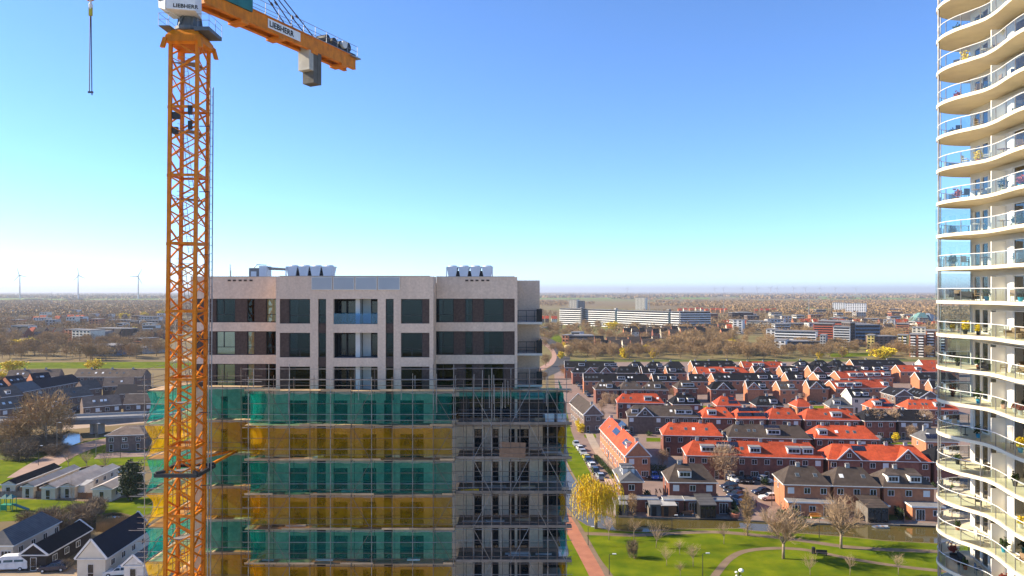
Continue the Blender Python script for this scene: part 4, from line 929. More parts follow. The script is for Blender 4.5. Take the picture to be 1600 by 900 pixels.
        O('window', winmesh(1.0,1.1,'two'), cg, (x-.5,o_-.15,e+.5))
    if wins:
        n = max(1, int(L/2.75)); st = L/n
        rn = random.Random(int(pl[0]*7+pl[1]))
        ups, los = [], []
        jm = MB() if far else None
        for i in range(n):
            x = st*(i+.5)-.65
            if e > 4:
                if far: 
                    me = winmesh(1.2,1.2,'two',m_off)
                    O('window', me, t, (x, yf, e-1.75))
                else:
                    bl = rn.random() < .22
                    O('window', winmesh(1.25,1.25,'two',m_white, m_blind if bl else m_glass), t, (x, yf, e-1.85))
            if (A.y < 300) and not ext:
                if i % 2 == 0: O('door', winmesh(1.0,2.1,'low',m_off, m_glass), t, (x+.1, yf, .05))
                else: O('window', winmesh(1.7,1.3,'three',m_white, m_glass), t, (x-.2, yf, .8))
        if axis == 'x' and A.x > 0 and ends[0] == 'h' and A.y < 262:
            O('window', winmesh(.9,1.1,'two'), t, (o_-.03, d*.62, e-1.9), -math.pi/2); 
        if axis == 'y' and A.x > 0:
            for i in range(int(d/2.9)):
                O('window', winmesh(1.3,1.25,'two'), t, (o_-.03, 1.2+i*2.9+1.5, e-1.85), -math.pi/2)
                O('door' if i % 2 else 'window', winmesh(1.1,2.0,'two',m_white) if i % 2 else winmesh(1.5,1.3,'three'), t, (o_-.03, 1.2+i*2.9+1.5, .1 if i % 2 else .8), -math.pi/2)
        if axis == 'y' and A.x < 0:
            for i in range(int(d/3.2)): O('window', winmesh(1.2,1.05,'two'), t, (L-o_+.03, 1.6+i*3.2, max(.9, e-1.75)), math.pi/2)
    if ext:        # single-storey kitchen wings towards the canal
        for (f0, f1, dd) in ext:
            x0, x1 = f0*L, f1*L
            eo = O('extension', MB().box((x0,-dd,0),(x1,o_-.01,2.75)).mesh('extension', wall), t)
            O('flat_roof', MB().box((x0-.2,-dd-.2,2.75),(x1+.2,o_-.02,2.83)).mesh('flat_roof', m_dconc), eo)
            O('fascia', MB().box((x0-.24,-dd-.25,2.60),(x1+.24,-dd-.19,2.9)).box((x0-.25,-dd-.19,2.6),(x0-.2,0,2.9)).mesh('fascia', m_white), eo)
            n = max(1, int((x1-x0)/2.9))
            for i in range(n):
                xm = x0 + (x1-x0)*(i+.5)/n
                O('door', winmesh(1.7,2.15,'three',m_white,m_glass), eo, (xm-.85,-dd-.03,.06)) if i % 2 == 0 else O('window', winmesh(1.3,1.15,'two'), eo, (xm-.6,-dd-.03,.95))
    return t
ROWS = [
 # row 1: houses along the canal
 (1, [dict(pl=(968,753),pr=(1006.7,753),rc='g',d=10.5,axis='y',ends='hh',dor=((.35,1.6),(.62,1.6)),chim=(.3,),ext=((-.05,1.45,2.2),),w=m_brick),
      dict(pl=(1044,753.5),pr=(1122,754.5),rc='b',dor=((.36,2.6),),chim=(.3,),ext=((-.12,.28,2.4),(.3,1.2,2.6))),
      dict(pl=(1224,757),pr=(1300.5,759),rc='b',skl=(.35,.72),chim=(.42,),ext=((.04,.99,2.4),),w=m_obrick),
      dict(pl=(1301.5,759),pr=(1378.5,761),rc='b',skl=(-.25,.7),chim=(.45,),ext=((.55,1.0,3.2),),w=m_obrick),
      dict(pl=(1379.5,761),pr=(1463,763),rc='b',dor=((.24,2.3),(.66,2.3)),chim=(.4,),ext=((.42,1.0,3.2),),w=m_obrick)]),
 (2, [dict(pl=(976.7,713.5),pr=(1018,713),rc='r',ends='gg',axis='y',d=36,dor=((.12,2.0),),sol=((.19,3,1.2),(.50,6,1.4),(.50,6,3.0)),skl=(.8,),chim=(.05,.5,.95),rise=3.4,w=m_obrick),
      dict(pl=(1072,711.5),pr=(1289,716.6),rc='r',dor=((.165,3.2),(.285,3.2),(.51,2.6),(.79,3.0),(.89,2.4)),skl=(.42,),chim=(.10,.34,.57,.82),sol=((.255,5,2.7),)),
      dict(pl=(1293.5,718),pr=(1457,722),rc='r',xg=(.21,.77),chim=(.37,.63,.82),sol=((.30,3,2.6),)),
      dict(pl=(1459,722),pr=(1500,723),rc='d')]),
 (3, [dict(pl=(1035,680),pr=(1130.6,682),rc='r',skl=(.16,.4,-.53,.74),chim=(.22,.66)),
      dict(pl=(1137,683),pr=(1269,686),rc='b',dor=((.56,3.4),),skl=(.12,.27,.34),chim=(.15,.45,.78),sol=((.49,4,2.8),)),
      dict(pl=(1273,685),pr=(1375,687),rc='r',dor=((.15,2.3),),skl=(-.38,.55,.66),chim=(.2,.62)),
      dict(pl=(1446,690),pr=(1500,691),rc='g',w=m_obrick,skl=(-.2,),sol=((.15,3,1.0),),chim=(.2,))]),
 (4, [dict(pl=(911.5,648.7),pr=(942.4,648.2),rc='b',ends='gg',axis='y',d=26,rise=3.2,w=m_bbrick,chim=(.1,)),
      dict(pl=(980,650),pr=(1093,652),rc='b',xg=(.25,),dor=((.11,2.2),(.74,3.0),(.86,2.2)),skl=(-.62,),w=m_bbrick),
      dict(pl=(1097,653),pr=(1149,653.5),rc='r',dor=((.33,2.6),),skl=(.73,),chim=(.3,)),
      dict(pl=(1150.5,654.5),pr=(1199,654.5),rc='r',sol=((.22,4,3.0),(.62,4,3.0),(.14,5,1.0),(.60,5,1.0)),chim=(.4,)),
      dict(pl=(1201,654.8),pr=(1253,655.5),rc='r',skl=(.35,.66),chim=(.3,)),
      dict(pl=(1257.5,656),pr=(1345,657),rc='r',dor=((.60,3.0),),skl=(.42,.88),chim=(.2,.72)),
      dict(pl=(1351,658),pr=(1402,658),rc='d',skl=(.2,.55,.75),chim=(.3,)),
      dict(pl=(1403.5,657.8),pr=(1457,659),rc='d',skl=(.18,-.85),chim=(.3,),w=m_bbrick)]),
 (5, [dict(pl=(964,629.5),pr=(1038.6,630.5),rc='r',skl=(.14,.3,-.87),dor=((.66,2.6),),chim=(.2,)),
      dict(pl=(1051,632),pr=(1096,632),rc='d',dor=((.33,2.2),(.66,2.2)),chim=(.5,)),
      dict(pl=(1120,634),pr=(1160,634.5),rc='r',sol=((.55,3,1.0),(.58,2,2.6)),skl=(.3,),chim=(.4,)),
      dict(pl=(1181,634),pr=(1226,634.5),rc='d',skl=(.25,.38),dor=((.66,2.4),),chim=(.5,)),
      dict(pl=(1245,636),pr=(1271,636),rc='r',d=8,chim=(.3,),w=m_obrick),
      dict(pl=(1296,636),pr=(1335,637),rc='g',dor=((.35,2.2),),w=m_obrick,chim=(.3,)),
      dict(pl=(1362,638),pr=(1403.5,638.5),rc='r',dor=((.3,2.4),),sol=((.5,2,2.6),(.55,4,.8)),w=m_obrick,chim=(.3,)),
      dict(pl=(1418,639.5),pr=(1500,640.5),rc='r',skl=(.1,.2,.35,.42),dor=((.65,3),),chim=(.2,.5))]),
 (6, [dict(pl=(930,609),pr=(968,609),rc='b',dor=((.6,2.4),),skl=(-.25,-.4),chim=(.35,)),
      dict(pl=(969,609),pr=(1006,609),rc='b',skl=(.3,.75),chim=(.33,)),
      dict(pl=(1007,609),pr=(1045,609.5),rc='b',dor=((.55,2.4),),skl=(-.2,)),
      dict(pl=(1058,607),pr=(1091,607),rc='b',dor=((.55,5),)),
      dict(pl=(1110,608.5),pr=(1151,609),rc='d',xg=(.5,),chim=(.3,)),
      dict(pl=(1168,608),pr=(1202,608.5),rc='d',ends='gh',xg=(.3,),dor=((.72,2.4),),w=m_obrick,chim=(.1,)),
      dict(pl=(1219,609),pr=(1247,609),rc='b',ends='gh',dor=((.7,2.2),),w=m_obrick,skl=(.2,.4)),
      dict(pl=(1265,607),pr=(1296,607.3),rc='d',ends='gh',xg=(.35,),w=m_obrick,skl=(.8,),chim=(.1,)),
      dict(pl=(1306,607.5),pr=(1396,605.5),rc='r',ends='gh',dor=((.12,3),(.27,3),(.42,3),(.9,2.4)),chim=(.05,.35,.7),w=m_obrick),
      dict(pl=(1331,622),pr=(1363,622),rc='d',ends='gh',dor=((.35,2),(.75,2.2)),chim=(.3,),w=m_cream),
      dict(pl=(1398,619),pr=(1428,619),rc='d',ends='gg',axis='y',d=11,skl=(.4,),w=m_bbrick),
      dict(pl=(1437,622),pr=(1470,622),rc='d',ends='gg',axis='y',d=11,skl=(.3,.5,.7),w=m_bbrick)]),
 (7, [dict(pl=(912,595.5),pr=(1018,596),rc='d',ends='gh',skl=(.04,.09,.15,.2,-.67,-.72),dor=((.56,3.4),),w=m_obrick,chim=(.3,.8)),
      dict(pl=(1021,596),pr=(1064,596),rc='d',ends='gh',dor=((.35,3.6),(.75,2.4)),w=m_obrick,chim=(.1,)),
      dict(pl=(1077,596),pr=(1108,596.5),rc='d',ends='gh',skl=(-.35,.6),w=m_obrick,chim=(.05,.8)),
      dict(pl=(1117,595),pr=(1220,594),rc='d',ends='gh',skl=(.1,-.18,-.24,.5,.56),dor=((.75,4),(.93,2.6)),w=m_obrick,chim=(.3,)),
      dict(pl=(1232,594),pr=(1263,594),rc='d',ends='gh',dor=((.6,2.6),),w=m_obrick,chim=(.1,)),
      dict(pl=(1280,593.5),pr=(1304,593),rc='d',ends='gh',dor=((.3,3.4),),w=m_obrick,skl=(-.8,)),
      dict(pl=(1313,591.5),pr=(1397,590),rc='r',ends='gh',dor=((.26,3),(.4,3),(.58,3),(.72,3),(.9,3.4)),w=m_obrick,chim=(.1,.4,.75)),
      dict(pl=(1437,593.5),pr=(1500,594),rc='d',ends='gh',skl=(.2,.3),w=m_obrick,chim=(.15,)),
      dict(pl=(1457,607),pr=(1500,608),rc='d',ends='gh',xg=(.35,),w=m_obrick,chim=(.05,))]),
 (8, [dict(pl=(894,582.5),pr=(930,582.5),rc='d',skl=(-.25,.6),xg=(.8,)),
      dict(pl=(931,582.5),pr=(962,582.5),rc='d',xg=(.5,)),
      dict(pl=(963,583),pr=(1000,583),rc='d',ends='hg',skl=(.25,.5),w=m_obrick),
      dict(pl=(1004,583.5),pr=(1036,583.5),rc='d',ends='gh',dor=((.5,3),),w=m_obrick,chim=(.3,)),
      dict(pl=(1043,583),pr=(1074,583),rc='d',ends='gh',dor=((.3,3),),skl=(.6,.75),w=m_obrick,chim=(.1,)),
      dict(pl=(1090,584),pr=(1172,583.5),rc='r',ends='gh',dor=((.3,2.6),(.62,5)),skl=(.1,.45,.8),w=m_obrick,chim=(.2,.5,.8)),
      dict(pl=(1180,582.5),pr=(1206,582.5),rc='d',ends='gh',xg=(.3,),dor=((.75,2.2),),w=m_obrick,chim=(.6,)),
      dict(pl=(1223,582.5),pr=(1254,582.5),rc='d',ends='gh',dor=((.65,3.2),),skl=(.25,.4),w=m_obrick,chim=(.8,)),
      dict(pl=(1268,582),pr=(1304,582),rc='d',ends='gh',xg=(.28,),w=m_obrick,chim=(.6,)),
      dict(pl=(1308,581),pr=(1346,581),rc='d',ends='hh',skl=(.2,.5,.7),chim=(.4,)),
      dict(pl=(1348,580.5),pr=(1392,580.5),rc='d',ends='hh',dor=((.15,2.2),(.55,3),(.85,2.6))),
      dict(pl=(1407,581),pr=(1500,581),rc='r',ends='gh',skl=(.1,.6,.7),dor=((.33,2.4),),w=m_obrick,chim=(.3,))]),
 (9, [dict(pl=(882,574),pr=(967,574.5),rc='d',ends='gh',dor=((.32,3.2),(.78,2.4),(.9,3.6)),skl=(.06,.55),w=m_obrick,chim=(.4,)),
      dict(pl=(984,575),pr=(1009,575),rc='d',dor=((.35,2.6),),chim=(.4,)),
      dict(pl=(1012,575),pr=(1040,575),rc='d',dor=((.7,2.6),),skl=(.3,),chim=(.4,)),
      dict(pl=(1042,574.5),pr=(1071,574.5),rc='d',chim=(.3,)),
      dict(pl=(1083,573.5),pr=(1155,573),rc='d',ends='gh',skl=(-.1,.15,.3,.38,.6,.75,.8,.92),w=m_obrick,chim=(.1,.4,.8)),
      dict(pl=(1162,574.5),pr=(1232,574.5),rc='r',ends='gh',dor=((.28,2.4),(.42,2.4),(.92,2.4)),skl=(.65,.72,.1),w=m_obrick,chim=(.15,.5,.8)),
      dict(pl=(1246,573),pr=(1270,573),rc='d',dor=((.4,2.6),),chim=(.4,)),
      dict(pl=(1272,572.5),pr=(1299,572.5),rc='d',skl=(.3,.5,.7),chim=(.3,)),
      dict(pl=(1301,572),pr=(1324,572),rc='d',skl=(.4,),chim=(.4,)),
      dict(pl=(1334,571.5),pr=(1418,571.5),rc='d',ends='gh',skl=(.15,.2,.48,.53,.7,.77),w=m_obrick,chim=(.3,.7)),
      dict(pl=(1443,572),pr=(1500,572),rc='r',ends='gh',skl=(.3,),sol=((.5,3,1.2),),w=m_cream)]),
]
for row, blocks in ROWS:
    for i, kw in enumerate(blocks):
        kw = dict(kw); wl = kw.pop('w', None)
        feat = 'with dormers' if len(kw.get('dor',())) > 1 else 'with one dormer' if kw.get('dor') else 'with front gable' if kw.get('xg') else 'with solar panels' if kw.get('sol') else 'with roof lights' if kw.get('skl') else 'with plain roof'
        ty = 'gabled' if 'g' in kw.get('ends','hh') else 'hipped'
        along = 'along the canal' if row == 1 else f'{ORD[row-1]} row from canal'
        house(wall=wl, label=f"{ROOF[kw['rc']][1]} {ty} terrace {feat}, {along}, {ORD[i]} from scaffold", group='terraces of the brick housing estate', **kw)

# ------------------------------------------------------------------ trees
def grow(seed, h=9.0, spread=1.0, up=.35, levels=4, r0=.16, kids=(5,5,4,4), trunk_f=.32, ratio=.62, wiggle=.25):
    rn = random.Random(seed); tr, cr = MB(), MB()
    def seg(p, d, L, r, lv):
        q = p; n = 2 if lv < 3 else 1; mb = tr if lv < 2 else cr
        for i in range(n):
            d = (d + Vector((rn.uniform(-1,1), rn.uniform(-1,1), rn.uniform(-.3,.8)))*wiggle*.5).normalized()
            q2 = q + d*(L/n); mb.tube(q, q2, r*(1-.35*i/n), 5 if lv < 2 else 3, r2=r*(1-.35*(i+1)/n), caps=False)
            if lv < levels:
                k = kids[lv] if lv else kids[0]
                for c in range((k+1)//n if n > 1 else k):
                    f = rn.uniform(.3,1.0); st = q + (q2-q)*f
                    ax = Vector((rn.uniform(-1,1), rn.uniform(-1,1), 0)); ax = ax - d*ax.dot(d)
                    nd = (d*rn.uniform(.5,.9) + ax.normalized()*rn.uniform(.5,.9)*spread + Vector((0,0,up))).normalized()
                    seg(st, nd, L*ratio*rn.uniform(.75,1.15), r*.5, lv+1)
            q = q2
    tp = Vector((rn.uniform(-.1,.1), rn.uniform(-.1,.1), h*trunk_f)); tr.tube((0,0,-.1), tp, r0*1.15, 7, r2=r0*.9)
    for c in range(kids[0]+2):
        a = c*2.4 + rn.random(); d = Vector((math.cos(a)*spread, math.sin(a)*spread, rn.uniform(.8,1.7))).normalized()
        seg(tp*rn.uniform(.85,1.0), d, h*(1-trunk_f)*.52, r0*.55, 1)
    seg(tp, Vector((0,0,1)), h*(1-trunk_f)*.55, r0*.8, 1)
    return tr, cr
big_t = [(a.mesh('trunk', m_bark, True), b.mesh('crown', m_twig)) for a, b in (grow(11, 9, 1.0, .36, 4, .20, (6,6,6,5), .27, .66), grow(12, 9, 1.05, .30, 4, .20, (6,6,6,5), .27, .66))]
sm_t = [(a.mesh('trunk', m_bark, True), b.mesh('crown', m_twig)) for a, b in (grow(21, 5, 1.1, .40, 4, .07, (4,4,4,3), .36, .68), grow(22, 5, 1.2, .32, 4, .07, (4,4,4,3), .4, .68), grow(23, 5, .95, .5, 4, .06, (4,4,4,3), .3, .68))]
def fuzz(seed, n, rx, rz, zc, ln, wd, mat, cone=False):
    rn = np.random.RandomState(seed); P = rn.normal(size=(n,3)); P /= np.linalg.norm(P,axis=1)[:,None]; P *= rn.rand(n,1)**.40
    lump = 1 + .25*np.sin(P[:,0:1]*4+seed)*np.cos(P[:,1:2]*5+seed) + .15*np.sin(P[:,2:3]*6)
    dirv = P*np.array([1,1,.6]) + rn.normal(size=(n,3))*.45 + np.array([0,0,.55]); dirv /= np.linalg.norm(dirv,axis=1)[:,None]
    P = P*lump
    if cone: P[:,:2] *= np.clip(.95-.75*P[:,2:3],.12,1.3)
    P = P*np.array([rx,rx,rz]) + np.array([0,0,zc])
    b = np.cross(dirv, rn.normal(size=(n,3))); b /= np.linalg.norm(b,axis=1)[:,None]
    L_ = ln*(.5+rn.rand(n,1)); a = dirv*L_; b = b*wd
    V = np.concatenate([P-a-b, P-a+b, P+a+b*.35, P+a-b*.35], axis=1).reshape(-1,3)
    return npmesh('crown', V, np.arange(4*n).reshape(-1,4), mat)
def limbs(seed, h, n=7, r=.2):
    rn = random.Random(seed); b = MB().tube((0,0,-.1),(0,0,h*.45), r, 6, r2=r*.7)
    for i in range(n):
        a = i*2.4; z = h*rn.uniform(.22,.45); b.tube((0,0,z),(math.cos(a)*h*.24, math.sin(a)*h*.24, z+h*rn.uniform(.2,.42)), r*.45, 4, r2=r*.12)
    return b.mesh('trunk', m_bark, True)
mid_t = [(limbs(30+i, 10), fuzz(40+i, 1300, 3.7+.4*i, 3.9, 6.0, .6, .06, m_twigf)) for i in range(4)]
est_t = [(limbs(70+i, 10), fuzz(74+i, 1500, 3.6+.3*i, 4.0, 6.0, .5, .05, m_twig)) for i in range(3)]
tall_t = [(limbs(35, 10, 9), fuzz(46, 900, 1.7, 4.6, 5.2, .5, .04, m_twigf))]
gold_t = [(limbs(36, 6), npmesh('crown', *leafball(47+i, 900, 3.6, 2.7, .26, 3.0), m_yel)) for i in range(2)]
bush_t = [fuzz(50+i, 1100, 1.0, .95, .85, .22, .018, m_bush) for i in range(2)]
hedge_t = [npmesh('foliage', *leafball(60+i, 420, 1.0, .9, .10, .8), m_leaf) for i in range(2)]
ever_t = (limbs(37, 8), npmesh('crown', *leafball(65, 3800, 2.6, 4.6, .17, 4.6), m_leaf))
_zm = {}
def zmax(me):
    if me.name not in _zm: _zm[me.name] = float(np.percentile([v.co.z for v in me.vertices], 99))
    return _zm[me.name]
def tree(pair, px, py, h, base, label, group=None, name='bare_tree', wide=1.0, z=0):
    p = G(px, py, z) if not isinstance(px, Vector) else px
    t = T(name, label, 'tree', p, random.uniform(0,6.28), group); s = h/zmax(pair[1])
    O('trunk', pair[0], t, scale=(s*wide,s*wide,s)); O('crown', pair[1], t, scale=(s*wide,s*wide,s)); return t
def bush(me, px, py, r, h, label, group=None, name='bush', cat='bush', part='foliage', sx=1.0, rz=None):
    t = T(name, label, cat, G(px, py), random.uniform(0,6) if rz is None else rz, group); O(part, me, t, scale=(r*sx,r,h/1.8)); return t
# the park
tree(big_t[0], 1224, 873, 9.4, 10.6, 'large bare round-crowned tree on the lawn nearest the tower-side parking')
tree(big_t[1], 1314, 857, 9.0, 10.6, 'large bare tree on the canal path before the boathouse')
for i, (px, py, tp, lab) in enumerate(((951.6,844,806,'small bare tree beside the yellow willow'),(990,843,808,'reddish bare sapling on the path opposite the grey shed'),(1025,856,814,'bare sapling on the lawn below the curved path'),(1131,850,815,'slim bare sapling alone near the path middle'),(1062,867,842,'thin bare sapling in the lawn centre'),(1042,884,850,'bare sapling near the foot of the lawn, left of the lamp post'),(1083,886,848,'bare sapling on the lawn close to the lamp post'),(1063,901,877,'bare sapling cut by the lower picture edge before the lamp post'),(1266,899,862,'thin birch sapling below the bench'),(1328,899,866,'pale bare sapling right of the bench at the lower edge'),(1404,899,864,'reddish bare sapling near the tower at the lower edge'),(1440,742,715,'bare sapling between red terrace and tower'))):
    D = G(px,py).y; tree(sm_t[i%3], px, py, (py-tp)*D/F, 5.6, lab, 'saplings in the canal park')
tree(tall_t[0], 1168, 837, 8.2, 9.8, 'tall narrow brown tree at the canal beside the parking', None, 'narrow_tree', .8)
tree(tall_t[0], 988, 807, 4.6, 9.8, 'narrow brown tree in front of the canal sheds', None, 'narrow_tree', 1.1)
bush(bush_t[0], 989, 871, 1.05, 3.2, 'oval bare bush standing alone on the lawn')
# weeping willow
def willow():
    rn = random.Random(5); tr, cr = MB(), []
    tr.tube((0,0,-.1),(.1,0,4.2), .28, 8, r2=.2); ends = []
    for i in range(16):
        a = i*2.4; L = rn.uniform(1.2,3.1); p = Vector((.1,0,rn.uniform(3.4,4.3))); q = p + Vector((math.cos(a)*L, math.sin(a)*L, rn.uniform(2.2,4.4)))
        tr.tube(p, q, .09, 5, r2=.03); ends.append((p, q))
    P = []; rs = np.random.RandomState(4)
    for i in range(520):
        p, q = rn.choice(ends); f = rn.uniform(.35,1.1); s = p + (q-p)*f + Vector((rn.gauss(0,.55), rn.gauss(0,.55), rn.gauss(0,.35)))
        dx = Vector((s.x, s.y, 0)); dx = dx.normalized()*rn.uniform(.2,1.2) if dx.length > .1 else dx
        Ls = rn.uniform(1.5, max(1.6, s.z-1.0)); n = int(Ls/.16)
        for k in range(n):
            t = k/n; P.append((s.x + dx.x*(1-(1-t)**2) + rn.gauss(0,.03), s.y + dx.y*(1-(1-t)**2) + rn.gauss(0,.03), s.z + .35*math.sin(t*2.2) - Ls*t*t*.6 - Ls*.4*t))
    P = np.array(P); n = len(P); b = rs.normal(size=(n,3))*np.array([1,1,.1]); b /= np.linalg.norm(b,axis=1)[:,None]; a = np.tile(np.array([[0,0,.14]]),(n,1)) + rs.normal(size=(n,3))*.03; b *= .035
    V = np.concatenate([P-a-b, P-a+b, P+a+b, P+a-b], axis=1).reshape(-1,3)
    return tr.mesh('trunk', m_bark, True), npmesh('crown', V, np.arange(4*n).reshape(-1,4), m_willow)
tree(willow(), 931, 826, 9.2, 8.9, 'weeping willow with bright yellow hanging branches at the canal bend', None, 'weeping_willow', 1.02)
# trees and shrubs between the houses
est = [(1055,690,5),(1068,689,5),(1088,690,4.5),(1000,668,6),(1012,670,5.5),(1029,668,6),(1045,668,6),(1075,668,6),(1148,668,5),(1190,671,6),(1240,672,5),(1318,672,5.5),(1366,683,9),(1393,682,9),(1442,684,9),(1425,690,5),(1118,748,6.5),(1133,752,9),(1205,741,7),(1320,742,5),(1350,746,4),(1428,745,6),(1035,733,5),(1052,624,5),(960,640,6),(947,637,6),(940,645,5),(1100,655,4),(1243,628,4),(1255,628,4),(1130,630,4),(940,660,4),(1160,690,5),(1284,700,3.5),(1170,622,7),(925,600,5),(960,600,5),(1215,622,5)]
for i, (px, py, h) in enumerate(est): tree(est_t[i%3], px, py, h, 10.3, 'bare brownish tree growing between the estate terraces', 'street trees among the terraces', wide=.8)
for i, (px, py, h) in enumerate([(1108,741,4.2),(1095,690,3.4),(1200,690,3.2),(1400,690,2.6),(1422,678,4),(905,668,3),(908,676,3)]): tree(gold_t[i%2], px, py, h, 5.8, 'olive-gold leafy shrub tree beside an estate terrace', 'golden shrubs among the terraces', 'golden_tree', .7)
def hedge(px0, py0, px1, py1, h, w_, label, mat_i=0):
    a, b = G(px0,py0), G(px1,py1); t = T('hedge', label, 'hedge', a, math.atan2((b-a).y,(b-a).x)); L = (b-a).length
    rn = np.random.RandomState(int(px0)); n = int(160*L*max(h,.8)); P = rn.rand(n,3)*np.array([L,w_,h]); P += rn.normal(size=(n,3))*.07; P[:,1] -= w_/2
    O('foliage', npmesh('foliage', *cards(P, .09, rn), m_leaf), t)
for q in ((990,742,1042,744,2.6,2.5,'tall dark hedge between red end house and parked cars'),(1064,800,1092,801,2.2,1.6,'clipped dark hedge beside the glazed canal shed'),(925,760,945,772,1.6,2.0,'dark hedge at the street end above the willow'),(1386,789,1409,813,1.8,.9,'sloping green hedge between canal gardens near the boathouse'),(1424,787,1448,806,1.6,.9,'green garden hedge by the tower-side canal garden'),(1142,790,1152,806,1.7,.7,'narrow green hedge next to the dark parked cars'),(1232,790,1244,808,1.6,.8,'short hedge at the end of the orange brick terrace'),(930,715,962,750,1.0,1.0,'low front-garden hedge along the street'),(1185,741,1200,741,1.4,1.2,'trimmed hedge in front of the long red terrace'),(915,655,932,672,1.0,1.0,'low hedge in front of the brown gabled terrace')): hedge(*q)
for i, (px, py, r, h, lab) in enumerate(((990,781,1.0,2.6,'dark evergreen shrub in the garden behind the narrow brown tree'),(1010,782,1.1,2.4,'dark evergreen shrub against the small canal house'),(1072,783,1.0,2.2,'grey-green shrub by the canal-house windows'),(1118,783,.7,1.8,'light shrub beside the glazed canal shed'),(1260,797,.9,2.0,'garden shrub in front of the orange terrace doors'),(1285,795,.9,1.8,'round garden shrub near the orange bench'),(1438,802,1.0,2.2,'shrub in the garden next to the tower'),(1342,798,1.0,2.2,'shrub at the boathouse corner'),(1252,818,.9,1.6,'dark waterside shrub under the big bare trees'),(1225,812,1.6,2.2,'bare waterside bush below the parking'))):
    bush(hedge_t[i%2], px, py, r, h, lab, 'garden shrubs along the canal', 'shrub', 'shrub')

# ------------------------------------------------------------------ sheds and garden things by the canal
def shed(px0, px1, py, h, dd, wall, roof, label, mono=.2, glazed=False, name='garden_shed'):
    a, b = G(px0,py), G(px1,py); L = (b-a).length; t = T(name, label, 'shed', a)
    O('wall', MB().box((0,0,0),(L,dd,h)).mesh('wall', wall), t)
    O('roof', MB().hexa([(-.15,-.2,h),(L+.15,-.2,h),(L+.15,dd+.2,h+mono),(-.15,dd+.2,h+mono),(-.15,-.2,h+.1),(L+.15,-.2,h+.1),(L+.15,dd+.2,h+mono+.1),(-.15,dd+.2,h+mono+.1)]).mesh('roof', roof), t)
    n = max(1, int(L/1.0))
    if glazed:
        for i in range(n): O('door', winmesh(L/n-.08, h-.25, 'one', m_off if glazed != 2 else m_dark, m_glass), t, (L*i/n+.04,-.03,.08))
    else: O('door', winmesh(.9, min(1.9,h-.2), 'low', m_dark, m_plastic), t, (L*.15,-.03,.05))
shed(962,980,806,2.2,3.5,m_gwood,m_dconc,'long grey flat-roofed shed on the canal next to the willow')
shed(1016,1033,806.5,2.3,3.0,m_cgrey,m_dconc,'dark blue-grey canal shed beside a brown one')
shed(1034,1057,807.5,2.2,3.4,m_wood,m_conc,'brown timber canal shed with pale flat roof')
shed(1094,1119,810,2.6,4.6,m_plastic,m_grey,'black canal shed with glazed front and grey sloping roof',.9,2)
shed(1356,1388,817,2.9,5.0,m_gwood,m_brown,'grey glazed boathouse with mossy roof on the canal',1.0,2,'boathouse')
shed(982,1000,797,1.9,2.0,m_gwood,m_dconc,'low grey shed half hidden by the narrow brown tree')
gsd = random.Random(77)
for (x0,x1,y) in ((1040,1130,692),(1140,1265,696),(1275,1370,698),(985,1090,662),(1100,1250,666),(1260,1340,668),(960,1090,641),(1120,1230,646),(1010,1060,702)):
    for i in range(int((x1-x0)/26)):
        px = gsd.uniform(x0,x1); g_ = G(px, y + gsd.uniform(-3,3)); w_ = gsd.uniform(1.8,2.8); h_ = gsd.uniform(2.0,2.4)
        t = T('garden_shed', 'small timber garden shed between estate terraces', 'shed', g_, gsd.uniform(-.1,.1), 'back garden sheds on the estate')
        O('wall', MB().box((0,0,0),(w_,2.2,h_)).mesh('wall', gsd.choice((m_wood,m_gwood,m_dark))), t); O('roof', MB().hexa([(-.15,-.15,h_),(w_+.15,-.15,h_),(w_+.15,2.35,h_),(-.15,2.35,h_),(-.15,1.0,h_+.6),(w_+.15,1.0,h_+.6),(w_+.15,1.2,h_+.6),(-.15,1.2,h_+.6)]).mesh('roof', gsd.choice((m_dconc,m_brown,m_conc))), t); O('door', winmesh(.8,1.8,'low',m_gwood,m_dark), t, (w_*.3,-.03,.05))
def canopy(px0, px1, py, h, dd, roof, label, post=m_white, name='pergola'):
    a, b = G(px0,py), G(px1,py); L = (b-a).length; t = T(name, label, 'canopy', a)
    n = max(3, int(L/.7))
    for i in range(n): O('roof_slat' if roof is m_wood else 'roof_panel', MB().hexa([(L*i/n,0,h),(L*(i+.92 if roof is not m_wood else i+.3)/n,0,h),(L*(i+.92 if roof is not m_wood else i+.3)/n,dd,h+.4),(L*i/n,dd,h+.4),(L*i/n,0,h+.08),(L*(i+.92 if roof is not m_wood else i+.3)/n,0,h+.08),(L*(i+.92 if roof is not m_wood else i+.3)/n,dd,h+.48),(L*i/n,dd,h+.48)]).mesh('roof_panel', roof), t)
    for x in (.05, L-.05):
        for y in (.1, dd-.1): O('post', MB().box((x-.05,y-.05,0),(x+.05,y+.05,h+.02)).mesh('post', post), t)
canopy(1306,1344,789,2.7,3.6,m_cream,'pale striped awning roof on the orange brick terrace')
canopy(1026,1056,788,2.4,1.6,m_wood,'brown timber pergola in the small canal garden',m_wood)
canopy(947,966,777,2.7,3.4,M('pink_deck',(.62,.42,.34)),'pinkish flat carport beside the small canal house',m_wood)
for i, (px, py, lab) in enumerate(((1275,810,'orange garden bench at the water edge'),(1075,806,'brown garden bench behind the canal hedge'))):
    t = T('garden_bench', lab, 'bench', G(px,py)); mt = M('bench_%d' % i, ((.7,.28,.04),(.3,.15,.08))[i])
    O('seat', MB().box((-1.1,-.25,.42),(1.1,.25,.5)).mesh('seat', mt), t); O('backrest', MB().box((-1.1,.22,.5),(1.1,.3,.95)).mesh('backrest', mt), t)
    for x in (-.95,.95): O('leg', MB().box((x-.05,-.22,0),(x+.05,.22,.42)).mesh('leg', m_white), t)
